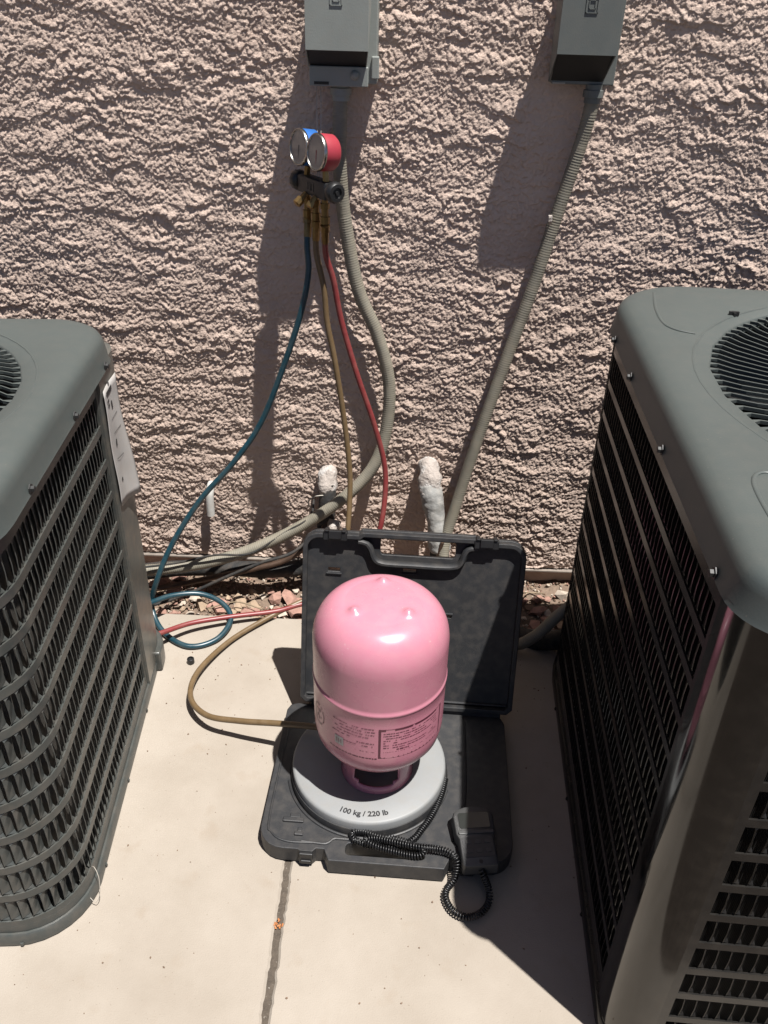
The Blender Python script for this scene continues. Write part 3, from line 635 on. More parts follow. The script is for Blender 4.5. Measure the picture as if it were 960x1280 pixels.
# ------------------------------------------------------------------ gauge manifold
AX = Vector((0.60, -0.80, 0.0)); NF = Vector((-0.80, -0.60, 0.0)); ZA = Vector((0, 0, 1))
MC = Vector((-0.178, -0.145, 1.000))
root = tag(empty('gauge_manifold', MC), 'black manifold with a blue and a red pressure gauge hanging below the box', 'gauge manifold')
fr = lambda o, z, x=AX: Matrix.Translation(o) @ Matrix((x, z.cross(x), z)).transposed().to_4x4()
b = MB(); b.x = fr(Vector((0, 0, 0)), ZA)
b.prism(rrect(-0.052, 0.052, -0.013, 0.013, 0.004, 3), -0.016, 0.015, 0.003)
b.build('valve_body', 'blackp', root, smooth=True)
b = MB(); b.x = fr(NF * 0.0132, NF, AX)
for q in ((-0.012, -0.002, -0.008, -0.0065), (-0.012, -0.002, 0.0065, 0.008), (-0.012, -0.0105, -0.008, 0.008), (-0.0035, -0.002, -0.008, 0.008), (0.001, 0.0105, -0.008, -0.0065), (0.001, 0.0105, 0.0065, 0.008), (0.001, 0.0025, -0.008, 0.008), (0.009, 0.0105, -0.008, 0.008)):
    b.box(q[0], q[1], q[2], q[3], 0, 0.0006)
b.build('emblem', 'handset', root)
for s_ in (-1, 1):
    b = MB(); b.x = fr(AX * (0.054 * s_), AX * s_, ZA)
    n = 24; prof = [(0.012, 0), (0.017, 0.003), (0.0185, 0.006), (0.0185, 0.018), (0.016, 0.022), (0.010, 0.0222), (0.009, 0.019), (0.004, 0.019), (0.0035, 0.023)]
    b.loft([[(r * (1 + 0.06 * (j % 2) * (0.003 < z < 0.02)) * math.cos(2 * math.pi * j / n), r * (1 + 0.06 * (j % 2) * (0.003 < z < 0.02)) * math.sin(2 * math.pi * j / n), z) for j in range(n)] for r, z in prof], True, True)
    b.build('valve_knob', 'blackp', root, smooth=True)
for s_, shell, nm in ((-1, 'gblue', 'blue pressure gauge'), (1, 'gred', 'red pressure gauge')):
    gc = AX * (0.0325 * s_) + ZA * 0.066 + NF * 0.011
    nf = (NF + ZA * 0.10).normalized(); gx = AX
    gm = fr(gc, nf, (gx - gx.dot(nf) * nf).normalized()) @ Matrix.Scale(0.93, 4)
    b = MB(); b.x = gm; b.lathe([(0.022, -0.034), (0.030, -0.032), (0.0345, -0.026), (0.0352, -0.004), (0.0352, 0.004)], 40); g = b.build('pressure_gauge', shell, root, smooth=True); g['label'] = nm
    b = MB(); b.x = gm; b.lathe([(0.0352, 0.003), (0.0358, 0.004), (0.0358, 0.0085), (0.0345, 0.0105), (0.0328, 0.0105), (0.0322, 0.008)], 40, cap0=False, cap1=False); b.build('gauge_rim', 'chrome', g, smooth=True)
    b = MB(); b.x = gm; b.lathe([(0.0325, 0.0062), (0.0325, 0.0078)], 40); b.build('dial', 'dial', g, smooth=False)
    b = MB(); b.x = gm
    for k in range(28):
        a = R(-225 + 270 * k / 27); c_, s2 = math.cos(a), math.sin(a); r0 = 0.0255 if k % 3 else 0.023
        b.add([(c_ * r0 - s2 * .0003, s2 * r0 + c_ * .0003, 0.0080), (c_ * r0 + s2 * .0003, s2 * r0 - c_ * .0003, 0.0080), (c_ * .0285 + s2 * .0003, s2 * .0285 - c_ * .0003, 0.0080), (c_ * .0285 - s2 * .0003, s2 * .0285 + c_ * .0003, 0.0080)], [(0, 1, 2, 3)])
    b.build('dial_marks', 'printgrey', g)
    b = MB(); b.x = gm; b.add([(-0.0012, 0.004, 0.0083), (-0.0012, -0.004, 0.0083), (0.0002, -0.023, 0.0083), (0.0008, -0.023, 0.0083), (0.0012, -0.004, 0.0083), (0.0012, 0.004, 0.0083)], [(0, 1, 2, 3, 4, 5)]); b.build('needle', 'gred' if s_ > 0 else 'ink', g)
    b = MB(); b.tube([gc - ZA * 0.034 - NF * 0.012, AX * (0.036 * s_) + ZA * 0.012], 0.0065, 6); b.build('gauge_stem', 'brass', root)
fit = {}
for nm, off, lean in (('blue', -0.036, -0.004), ('yellow', -0.004, 0.0), ('red', 0.030, 0.003)):
    p = AX * off - ZA * 0.014
    b = MB(); b.x = Matrix.Translation(p) @ Matrix.Rotation(math.pi, 4, 'X')
    b.lathe([(0.0065, 0), (0.0065, 0.012), (0.0095, 0.0122), (0.0095, 0.022), (0.0072, 0.0225), (0.0072, 0.036), (0.0098, 0.0365), (0.0098, 0.050), (0.0072, 0.052), (0.0068, 0.068)], 8)
    b.build('hose_fitting', 'brass', root); fit[nm] = MC + p - ZA * 0.066
p = AX * -0.020 - ZA * 0.016 + NF * 0.012
b = MB(); b.x = Matrix.Translation(p) @ Vector((-0.6, -0.5, -0.6)).to_track_quat('Z', 'Y').to_matrix().to_4x4(); b.lathe([(0.006, 0), (0.006, 0.014), (0.009, 0.0145), (0.009, 0.028), (0.005, 0.030)], 8); b.build('side_port', 'brass', root)
p = AX * 0.016 - ZA * 0.016 + NF * 0.012
b = MB(); b.x = Matrix.Translation(p) @ Vector((-0.5, -0.4, -0.8)).to_track_quat('Z', 'Y').to_matrix().to_4x4(); b.lathe([(0.006, 0), (0.006, 0.012), (0.009, 0.0125), (0.009, 0.022), (0.005, 0.024)], 8); b.build('side_port', 'brass', root)
# hook wires from the box slot to the manifold
wr = tag(empty('hanging_wire', (-0.18, -0.062, 1.175)), 'two thin wires hanging the gauge manifold from the light grey box', 'wire'); o_ = (-0.18, -0.062, 1.175)
for k in (0, 1):
    b = MB(); b.tube(spline(rel([(-0.182 + k * 0.006, -0.0605, 1.178), (-0.182 + k * 0.008, -0.075, 1.145), (-0.178 + k * 0.006, -0.11, 1.06), (-0.176 + k * 0.003, -0.135, 1.015)], o_), 0.01), 0.0008, 5); b.build('strand', 'wire', wr)

# ------------------------------------------------------------------ charging hoses
def hose(name, pts, r, m, label, ends):
    c = Vector(pts[0]); root = tag(empty(name, c), label, 'hose'); P = [p - c for p in spline(pts, 0.007)]
    b = MB(); b.tube(P, r, 12); b.build('tubing', m, root, smooth=True, angle=80)
    for e in ends:
        p, q = (P[0], P[4]) if e == 0 else (P[-1], P[-5]); d = (p - q).normalized()
        b = MB(); b.x = Matrix.Translation(p - d * 0.012) @ d.to_track_quat('Z', 'Y').to_matrix().to_4x4(); b.lathe([(r * 1.15, -0.012), (r * 1.25, 0.0), (r * 1.25, 0.014), (r * 1.6, 0.0145), (r * 1.6, 0.026), (r * 1.1, 0.027)], 8); b.build('hose_end', 'brass', root)
    return root
f = fit['blue']
hose('charging_hose', [tuple(f), (f.x - 0.001, -0.13, 0.88), (-0.198, -0.140, 0.83), (-0.214, -0.15, 0.751), (-0.253, -0.155, 0.635), (-0.311, -0.165, 0.494), (-0.378, -0.18, 0.397), (-0.456, -0.20, 0.308), (-0.524, -0.235, 0.205), (-0.562, -0.27, 0.120),
     (-0.582, -0.275, 0.045), (-0.546, -0.326, 0.012), (-0.475, -0.37, 0.0075), (-0.414, -0.344, 0.009), (-0.390, -0.283, 0.020), (-0.417, -0.242, 0.036), (-0.475, -0.223, 0.048), (-0.539, -0.247, 0.058), (-0.59, -0.30, 0.07), (-0.64, -0.345, 0.09)], 0.0066, 'hblue',
     'dark blue hose hanging from the manifold and coiled on the concrete', (0,))
f = fit['yellow']
hose('charging_hose', [tuple(f), (f.x, -0.142, 0.87), (-0.166, -0.145, 0.80), (-0.160, -0.149, 0.73), (-0.144, -0.155, 0.649), (-0.124, -0.165, 0.521), (-0.110, -0.18, 0.408), (-0.107, -0.20, 0.335), (-0.111, -0.24, 0.24), (-0.125, -0.27, 0.12), (-0.155, -0.235, 0.04), (-0.21, -0.205, 0.028),
     (-0.248, -0.222, 0.022), (-0.311, -0.269, 0.012), (-0.383, -0.355, 0.012), (-0.428, -0.467, 0.022), (-0.424, -0.556, 0.032), (-0.376, -0.616, 0.042), (-0.300, -0.643, 0.058), (-0.214, -0.664, 0.078), (-0.132, -0.688, 0.097), (-0.06, -0.72, 0.108), (-0.03, -0.742, 0.112)], 0.0062, 'hyel',
     'faded yellow hose running from the manifold to the pink cylinder', (0,))
f = fit['red']
hose('charging_hose', [tuple(f), (f.x, -0.155, 0.87), (-0.146, -0.150, 0.82), (-0.130, -0.15, 0.736), (-0.097, -0.16, 0.625), (-0.056, -0.17, 0.507), (-0.030, -0.18, 0.412), (-0.026, -0.20, 0.339), (-0.036, -0.23, 0.26), (-0.07, -0.25, 0.12), (-0.14, -0.225, 0.035), (-0.219, -0.213, 0.022),
     (-0.285, -0.246, 0.022), (-0.387, -0.277, 0.025), (-0.476, -0.315, 0.032), (-0.530, -0.363, 0.042), (-0.556, -0.392, 0.05)], 0.0062, 'hred',
     'red hose hanging from the manifold and lying across the slab to the left unit', (0, 1))

# ------------------------------------------------------------------ scale case
CX, CY, CR = 0.010, -0.765, R(-2.0)
case = tag(empty('scale_case', (CX, CY, 0), CR), 'open charcoal plastic carrying case holding the scale under the pink cylinder', 'case')
# base tray (local coordinates about the centre of the tray)
bw, y0, y1 = 0.228, -0.158, 0.192
poly = [(-bw + 0.045, y0), (-0.155, y0), (-0.150, y0 - 0.003), (-0.128, y0 - 0.003), (-0.122, y0 + 0.004), (-0.108, y0 + 0.004), (-0.098, y0 - 0.018), (0.105, y0 - 0.018), (0.115, y0 + 0.004), (0.128, y0 + 0.004), (0.134, y0 - 0.003), (0.158, y0 - 0.003), (0.163, y0), (bw - 0.045, y0)]
for i in range(7):
    a = R(-90 + 90 * i / 6); poly.append((bw - 0.045 + 0.045 * math.cos(a), y0 + 0.045 + 0.045 * math.sin(a)))
poly += [(bw, y1 - 0.02), (bw - 0.006, y1 - 0.006), (bw - 0.02, y1), (-bw + 0.02, y1), (-bw + 0.006, y1 - 0.006), (-bw, y1 - 0.02)]
for i in range(7):
    a = R(180 + 90 * i / 6); poly.append((-bw + 0.045 + 0.045 * math.cos(a), y0 + 0.045 + 0.045 * math.sin(a)))
clean = []
for p in poly:
    if not clean or (Vector(p) - Vector(clean[-1])).length > 1e-4: clean.append(p)
if (Vector(clean[0]) - Vector(clean[-1])).length < 1e-4: clean.pop()
poly = clean
b = MB(); ins = inset(poly, 0.006)
import bmesh
def plate_with_holes(name, m, outer, holes, z0, z1, parent, bevel=0.003):
    bm = bmesh.new(); edges = []
    for lp in [outer] + holes:
        vs = [bm.verts.new((x, y, z1)) for x, y in lp]; edges += [bm.edges.new((vs[i], vs[(i + 1) % len(vs)])) for i in range(len(vs))]
    bmesh.ops.triangle_fill(bm, edges=edges, use_beauty=True)
    for fc in bm.faces:
        if fc.normal.z < 0: fc.normal_flip()
    r = bmesh.ops.extrude_face_region(bm, geom=list(bm.faces))
    for v in [g for g in r['geom'] if isinstance(g, bmesh.types.BMVert)]: v.co.z = z0
    bmesh.ops.recalc_face_normals(bm, faces=bm.faces)
    me = bpy.data.meshes.new(name); bm.to_mesh(me); bm.free(); me.materials.append(M[m]); o = obj(name, me, parent)
    if bevel: bv = o.modifiers.new('bevel', 'BEVEL'); bv.width = bevel; bv.segments = 3; bv.limit_method = 'ANGLE'; bv.angle_limit = R(55)
    return o
PCX, PCY = -0.043, 0.028      # plate centre in tray coordinates
circle = lambda cx, cy, r, n=64: [(cx + r * math.cos(2 * math.pi * k / n), cy + r * math.sin(2 * math.pi * k / n)) for k in range(n)]
hole = rrect(-0.070, 0.070, y0 - 0.004, y0 + 0.020, 0.008, 4)
tray = plate_with_holes('base_tray', 'case', poly, [circle(PCX, PCY, 0.1522), hole], 0.003, 0.038, case)
b = MB(); b.lathe([(0.158, 0.006), (0.158, 0.016)], 64, (PCX, PCY)); b.build('tray_floor', 'case', case)
# moulded ribs and recesses on the tray rim
def rib(pts, r, z, parent=tray, m='case', name='moulded_rib'):
    b = MB(); b.tube(spline([(x, y, z) for x, y in pts], 0.006), r, 8); return b.build(name, m, parent, smooth=True)
rib([(-0.150, y0 + 0.016), (-0.120, y0 + 0.014), (-0.106, y0 + 0.014), (-0.098, y0 + 0.020), (-0.092, y0 + 0.0255), (-0.070, y0 + 0.0262), (0.085, y0 + 0.0262), (0.096, y0 + 0.022), (0.104, y0 + 0.014), (0.14, y0 + 0.012), (0.19, y0 + 0.012)], 0.0026, 0.0385)
rib([(PCX + 0.1555 * math.cos(R(a)), PCY + 0.1555 * math.sin(R(a))) for a in range(195, 350, 8)], 0.0030, 0.0385)
rib([(0.145, 0.17), (0.145, 0.02), (0.14, -0.05), (0.125, -0.09), (0.12, -0.12)], 0.0024, 0.0385)
rib([(-bw + 0.012, 0.15), (-bw + 0.012, -0.09), (-bw + 0.022, -0.128), (-bw + 0.05, -0.144), (-0.13, -0.144)], 0.0022, 0.0385)
for dx, dy, wx_, wy in ((-0.19, -0.105, 0.038, 0.010), (-0.165, -0.132, 0.016, 0.008)):
    b = MB(); b.box(dx, dx + wx_, dy, dy + wy, 0.036, 0.0425); b.box(dx + wx_ * 0.3, dx + wx_ * 0.8, dy + wy, dy + wy + 0.010, 0.036, 0.0405); b.build('latch_boss', 'case', tray, bevel=0.0015)
for hx in (-0.139, 0.146):
    b = MB(); b.box(hx - 0.012, hx + 0.012, y0 - 0.008, y0 - 0.001, 0.008, 0.035); b.box(hx - 0.009, hx + 0.009, y0 - 0.011, y0 - 0.007, 0.012, 0.020); b.build('latch_catch', 'blackp', tray, bevel=0.0015)
# lid, standing open and leaning back
LW, LH = 0.224, 0.378; TL = math.atan2(0.105, 0.36)
lx = Matrix.Translation((0.020, y1 + 0.008, 0.044)) @ Matrix.Rotation(R(90) + 0.0 - TL, 4, 'X')      # local x right, y up the lid, z towards the camera
def lidrect(x0_, x1_, ya, yb, r): return rrect(x0_, x1_, ya, yb, r, 6)
hx0, hx1 = -0.068, 0.083
outer = []
outer += [(-LW + 0.012, 0.0), (LW - 0.012, 0.0), (LW, 0.012)]
for i in range(7): a = R(90 * i / 6); outer.append((LW - 0.034 + 0.034 * math.cos(a), LH - 0.034 + 0.034 * math.sin(a)))
outer += [(0.126, LH), (0.120, LH + 0.006), (-0.105, LH + 0.006), (-0.112, LH)]
for i in range(7): a = R(90 + 90 * i / 6); outer.append((-LW + 0.034 + 0.034 * math.cos(a), LH - 0.034 + 0.034 * math.sin(a)))
outer += [(-LW, 0.012)]
slit = lambda x, y, w_, h_: [(x, y), (x + w_, y), (x + w_, y + h_), (x, y + h_)]
slits = [slit(-0.172, 0.292, 0.024, 0.008), slit(-0.020, 0.300, 0.026, 0.008), slit(0.052, 0.206, 0.030, 0.006)]
lid = plate_with_holes('lid', 'case', outer, [rrect(hx0, hx1, LH - 0.044, LH - 0.008, 0.007, 4)] + slits, -0.012, 0.0, case, bevel=0.0018); lid.matrix_local = lx
def lidpart(b, name, m, **k): o = b.build(name, m, lid, **k); return o
# raised border round the lid
b = MB(); outr = inset(outer, 0.0015); inn = inset(outer, 0.011)
b.loft([[(x, y, -0.002) for x, y in outr], [(x, y, 0.016) for x, y in outr], [(x, y, 0.016) for x, y in inn], [(x, y, -0.002) for x, y in inn]]); lidpart(b, 'lid_rim', 'case', bevel=0.0015)
b = MB(); pth = spline([(-0.112, LH - 0.016, 0.006), (-0.095, LH - 0.020, 0.006), (-0.086, LH - 0.034, 0.006), (-0.080, LH - 0.050, 0.006), (-0.062, LH - 0.060, 0.006), (0.0, LH - 0.061, 0.006), (0.076, LH - 0.060, 0.006), (0.095, LH - 0.050, 0.006), (0.100, LH - 0.034, 0.006), (0.108, LH - 0.020, 0.006), (0.126, LH - 0.016, 0.006)], 0.006)
b.tube(pth, 0.0068, 10, flat=1.5); lidpart(b, 'handle_surround', 'case', smooth=True)
b = MB(); b.prism(rrect(hx0 - 0.014, hx1 + 0.014, LH - 0.0075, LH + 0.004, 0.004, 3), -0.006, 0.012, 0.003); lidpart(b, 'handle_grip', 'case', smooth=True)
for q in (-0.158, 0.142):
    b = MB(); b.box(q - 0.024, q + 0.024, LH - 0.014, LH + 0.004, 0.0, 0.019); b.box(q - 0.021, q - 0.013, LH + 0.004, LH + 0.008, 0.0, 0.022); b.box(q + 0.013, q + 0.021, LH + 0.004, LH + 0.008, 0.0, 0.022); b.box(q - 0.013, q + 0.013, LH - 0.010, LH + 0.0075, 0.019, 0.0235); lidpart(b, 'latch', 'blackp', bevel=0.0015)
for x, y, w_, h_ in ((-0.176, 0.287, 0.032, 0.003), (-0.024, 0.295, 0.034, 0.003), (0.048, 0.213, 0.038, 0.004)):
    b = MB(); b.box(x, x + w_, y, y + h_, -0.001, 0.004); lidpart(b, 'slot_lip', 'case', bevel=0.001)
b = MB(); b.box(-0.20, 0.20, -0.012, 0.006, -0.010, 0.010); b.box(-0.212, 0.212, 0.014, 0.018, -0.001, 0.006); lidpart(b, 'hinge', 'case', bevel=0.003)

# ------------------------------------------------------------------ scale platform
Rz = Matrix.Rotation(CR, 4, 'Z'); pc = Rz @ Vector((PCX, PCY, 0)) + Vector((CX, CY, 0))
scale = tag(empty('refrigerant_scale', (pc.x, pc.y, 0.0165)), 'round light grey weighing plate printed 100 kg under the pink cylinder', 'scale'); S0 = 0.0165
b = MB(); b.lathe([(0.14, 0), (0.146, 0.012), (0.1475, 0.030), (0.1475, 0.0475), (0.1462, 0.0515), (0.1425, 0.0535), (0.10, 0.0540), (0.0, 0.0542)], 72, cap1=False); b.build('plate', 'plate', scale, smooth=True, angle=50)
b = MB(); b.lathe([(0.1505, 0), (0.1515, 0.028), (0.1495, 0.0345), (0.147, 0.0345)], 72, cap1=False); b.build('rim', 'case', scale, smooth=True)
def text_mesh(s_, size):
    c = bpy.data.curves.new('txt', 'FONT'); c.body = s_; c.size = size; c.align_x = 'CENTER'; c.offset = size * 0.03; c.resolution_u = 3
    o = bpy.data.objects.new('txt', c); COL.objects.link(o); bpy.context.view_layer.update()
    dg = bpy.context.evaluated_depsgraph_get(); me = bpy.data.meshes.new_from_object(o.evaluated_get(dg)); bpy.data.objects.remove(o); return me
me = text_mesh('100 kg / 220 lb', 0.0150)
for v in me.vertices:
    r = 0.1325 - v.co.y; a = R(-92) + v.co.x / 0.128; v.co = Vector((r * math.cos(a), r * math.sin(a), 0.0544))
me.materials.clear(); me.materials.append(M['ink']); obj('capacity_print', me, scale)

# ------------------------------------------------------------------ pink cylinder
KC = Vector((-0.0165, -0.752, 0.0710)); RB = 0.1165
cyl = tag(empty('refrigerant_cylinder', KC), 'pink refrigerant cylinder standing upside down on the scale plate', 'gas cylinder')
b = MB(); prof = [(0.028, 0.083), (0.060, 0.0845), (0.085, 0.090), (0.102, 0.101), (0.1125, 0.119), (RB - 0.0005, 0.140), (RB, 0.155), (RB, 0.19), (RB, 0.225), (RB, 0.2465), (RB + 0.0006, 0.248)]
prof2 = [(RB + 0.0014, 0.250), (RB + 0.0014, 0.254), (RB, 0.2556), (RB, 0.262), (RB, 0.275), (RB, 0.290), (RB, 0.302), (RB, 0.318), (RB, 0.3278)]
k = 14
prof3 = []
for i in range(1, k + 1):
    t = i / k; a = R(90 * t); prof3.append((0.075 + (RB - 0.075) * math.cos(a) if t < 1 else 0.075, 0.325 + 0.062 * math.sin(a)))
prof3 += [(0.062, 0.3900), (0.045, 0.3925), (0.028, 0.3940), (0.014, 0.3946), (0.0, 0.3948)]
b.lathe(prof + prof2 + prof3, 96, cap0=True, cap1=False)
def bumpz(x, y):
    h = 0
    for a in (90, 214, 326):
        bx, by = 0.054 * math.cos(R(a)), 0.054 * math.sin(R(a)); d = math.hypot(x - bx, y - by); h += 0.0085 * math.exp(-(d / 0.0095) ** 2)
    return h
body = b.build('body', 'pink', cyl, smooth=True, angle=80)
# smooth domed top with its three foot bumps: fine polar mesh
vs = []; fs = []; nr, na = 60, 144
for v in body.data.vertices: pass
def topz(r):
    if r <= 0.062: return 0.4040 - 0.0060 * (r / 0.062) ** 2
    t = math.acos(min(1, (r - 0.062) / (RB - 0.062))); return 0.328 + 0.070 * math.sin(t)
b = MB(); rings = []
for i in range(nr + 1):
    r = max(0.0005, RB * math.sin(R(90) * min(1, i / nr))) if False else max(0.0005, (RB - 0.0002) * (i / nr) ** 0.75)
    rings.append([(r * math.cos(2 * math.pi * j / na), r * math.sin(2 * math.pi * j / na), topz(r) + bumpz(r * math.cos(2 * math.pi * j / na), r * math.sin(2 * math.pi * j / na))) for j in range(na)])
bmq = MB(); bmq.lathe(prof + prof2, 96, cap0=True, cap1=False); mm = bpy.data.meshes.new('body')
topm = MB(); topm.loft(rings[::-1], False, False)
# merge shell and top into the single body mesh
prof_all = MB(); prof_all.lathe(prof + prof2, 144, cap0=True, cap1=False)
n0 = len(prof_all.v); prof_all.v += topm.v; prof_all.f += [tuple(i + n0 for i in q) for q in topm.f]
last = n0 - 144
for j in range(144): prof_all.f.append((last + j, last + (j + 1) % 144, n0 + (j + 1) % 144, n0 + j))
bpy.data.objects.remove(body); body = prof_all.build('body', 'pink', cyl, smooth=True, angle=85)
# collar ring with openings (the handle, now at the foot)
n = 72; b = MB(); rr = lambda z: 0.0585 + 0.006 * (1 - z / 0.09)
zs_ = [0.0, 0.006, 0.015, 0.022, 0.058, 0.070, 0.095]
openings = [(-128, -52), (0, 60), (118, 178)]
def in_open(a): a = (a + 180) % 360 - 180; return any(lo < a < hi for lo, hi in openings)
for t_ in (0, 1):
    pass
vs = []; fs = []
for zi, z in enumerate(zs_):
    for j in range(n):
        a = 2 * math.pi * j / n; r = rr(z) + (0.0025 if zi == 0 else 0); vs.append((r * math.cos(a), r * math.sin(a), z))
for zi in range(len(zs_) - 1):
    for j in range(n):
        a = (j + 0.5) * 360 / n
        edge = any(abs(((a - e + 180) % 360) - 180) < 6 for lo, hi in openings for e in (lo, hi))
        if 2 <= zi <= 4 and in_open(a) and not (zi in (2, 4) and edge): continue
        if zi == 5 and in_open(a) and False: continue
        q = zi * n; fs.append((q + j, q + (j + 1) % n, q + n + (j + 1) % n, q + n + j))
b.add(vs, fs); col = b.build('collar', 'pink', cyl, smooth=True, angle=80); sd = col.modifiers.new('t', 'SOLIDIFY'); sd.thickness = 0.0032; sd.offset = 0
b = MB(); b.lathe([(0.010, 0.012), (0.012, 0.03), (0.014, 0.045), (0.018, 0.078)], 12); b.x = Matrix.Translation((-0.012, 0.006, 0.04)) @ Matrix.Rotation(R(-90), 4, 'Y'); b.lathe([(0.006, 0), (0.006, 0.02), (0.008, 0.021), (0.008, 0.03)], 8); b.build('valve', 'brass', cyl)
b = MB(); b.lathe([(0.020, 0.002), (0.022, 0.006), (0.022, 0.012), (0.019, 0.015)], 16); b.build('valve_wheel', 'blackp', cyl, smooth=True)
# printing on the shell: quads wrapped round the cylinder, angle from the camera-facing side, + to the right
PR = RB + 0.0005
def cquad(b, a0, a1, z0, z1, off=0.0):
    n = max(1, int(abs(a1 - a0) / 4)); 
    for i in range(n):
        q = []
        for a, z in ((a0 + (a1 - a0) * i / n, z0), (a0 + (a1 - a0) * (i + 1) / n, z0), (a0 + (a1 - a0) * (i + 1) / n, z1), (a0 + (a1 - a0) * i / n, z1)):
            r = PR + off - (0.0 if z > 0.17 else 0.0005 if z > 0.145 else (0.145 - z) * 0.18); t = R(-90 + a); q.append((r * math.cos(t), r * math.sin(t), z))
        b.add(q, [(0, 1, 2, 3)])
rg = random.Random(9)
def textline(b, a0, a1, z, h, dens=0.86):
    a = a0
    while a < a1 - 0.6:
        wd = min(a1 - a, rg.uniform(0.8, 3.4)); 
        if rg.random() < dens: cquad(b, a, a + wd, z - h * rg.uniform(0.3, 0.5), z + h * rg.uniform(0.3, 0.5))
        a += wd + rg.uniform(0.35, 0.9)
b = MB(); A0, A1, Z0, Z1 = 1.5, 66.0, 0.152, 0.222
cquad(b, A0, A0 + 2.0, Z0, Z1); cquad(b, A1 - 1.6, A1, Z0, Z1)
for lo, hi in ((A0 + 2, A0 + 6), (15, 31), (33, 58)):
    cquad(b, lo, hi, Z1 - 0.0042, Z1 - 0.0002); 
for lo, hi in ((A0 + 2, A0 + 6), (14, 24), (27, 60)):
    cquad(b, lo, hi, Z0 + 0.0002, Z0 + 0.0040)
cquad(b, A0 + 2, A1 - 1.6, Z1 - 0.0011, Z1 - 0.0003); cquad(b, A0 + 2, A1 - 1.6, Z0 + 0.0003, Z0 + 0.0010)
b.build('warning_frame', 'print', body)
b = MB()
for i in range(9):
    z = Z1 - 0.0105 - 0.0056 * i
    if i == 4: textline(b, 5.5, 20, z, 0.0016)
    elif i == 7: textline(b, 17, 29, z, 0.0030, 1.0)
    else: textline(b, 5.5, rg.uniform(56, 62), z, 0.0016)
for i, (a0, a1) in enumerate([(-40, -1.5), (-33, -1.5), (-38, -2), (-36, -1.5), (-41, -22), (-17, -1.5), (-30, -3)]):
    textline(b, a0, a1, 0.221 - 0.0068 * i, 0.0017)
textline(b, -18, -1.5, 0.1665, 0.0034, 1.0); textline(b, -44, 0.5, 0.1510, 0.0034, 1.0)
b.build('printed_text', 'print', body)
b = MB(); cquad(b, -38, -29, 0.163, 0.183, 0.0003); b.build('white_sticker', 'paper', body)
b = MB(); [cquad(b, -36.2 + k * 2.2, -35.4 + k * 2.2, 0.168, 0.178, 0.0007) for k in range(3)]; b.build('sticker_print', 'printgrey', body)
b = MB()
for k in range(40):
    a = 2 * math.pi * k / 40
    if rg.random() < 0.15: continue
    a0, z0 = -61 + 8.5 * math.cos(a), 0.193 + 0.022 * math.sin(a); cquad(b, a0 - 0.5, a0 + 0.5, z0 - 0.0016, z0 + 0.0016)
for k in range(16): a0, z0 = -61 + rg.uniform(-4, 4), 0.193 + rg.uniform(-0.011, 0.011); cquad(b, a0 - 1, a0 + 1, z0 - 0.0009, z0 + 0.0009)
b.build('round_mark', 'printgrey', body)

# ------------------------------------------------------------------ handset and coiled cord
hs = tag(empty('scale_handset', (0.165, -0.892, 0.0), R(7)), 'dark handheld display lying in the shade on the case edge', 'handset')
tilt = Matrix.Translation((0, 0, 0.050)) @ Matrix.Rotation(R(8), 4, 'X') @ Matrix.Scale(0.92, 4)
b = MB(); b.x = tilt
out = []
for (yy, hwid, cr) in (('', 0, 0),): pass
ply = [(-0.031, -0.062), (0.031, -0.062), (0.0345, -0.058), (0.0345, -0.006), (0.039, 0.004), (0.040, 0.040)]
for i in range(9): a = R(0 + 180 * i / 8); ply.append((0.040 * math.cos(a) if i not in (0, 8) else (0.040 if i == 0 else -0.040), 0.042 + 0.020 * math.sin(a)))
ply += [(-0.040, 0.040), (-0.039, 0.004), (-0.0345, -0.006), (-0.0345, -0.058)]
pl = []
for p in ply:
    if not pl or (Vector(p) - Vector(pl[-1])).length > 1e-3: pl.append(p)
b.prism(pl, -0.010, 0.020, 0.006); b.build('housing', 'handset', hs, smooth=True)
b = MB(); b.x = tilt; b.prism(rrect(-0.030, 0.030, 0.014, 0.046, 0.004, 3), 0.0195, 0.0212); b.build('display', 'screen', hs)
b = MB(); b.x = tilt; b.prism(rrect(-0.0345, 0.0345, 0.002, 0.009, 0.003, 3), 0.018, 0.0225, 0.001); b.build('ridge', 'handset', hs)
b = MB(); b.x = tilt; b.prism(rrect(-0.029, 0.029, -0.044, -0.004, 0.003, 3), 0.0195, 0.0210); kp = b.build('keypad', 'keypad', hs)
for i in range(3):
    for j in range(2):
        b = MB(); b.x = tilt; x = -0.018 + 0.018 * i; y = -0.032 + 0.018 * j; b.prism(rrect(x - 0.006, x + 0.006, y - 0.004, y + 0.004, 0.002, 2), 0.0208, 0.0222, 0.0005); b.build('key', 'handset', kp)
b = MB(); b.x = tilt; b.lathe([(0.004, 0.0195), (0.004, 0.0208), (0.002, 0.021)], 12, (0.0, -0.053)); b.build('screw', 'bolt', hs, smooth=True)
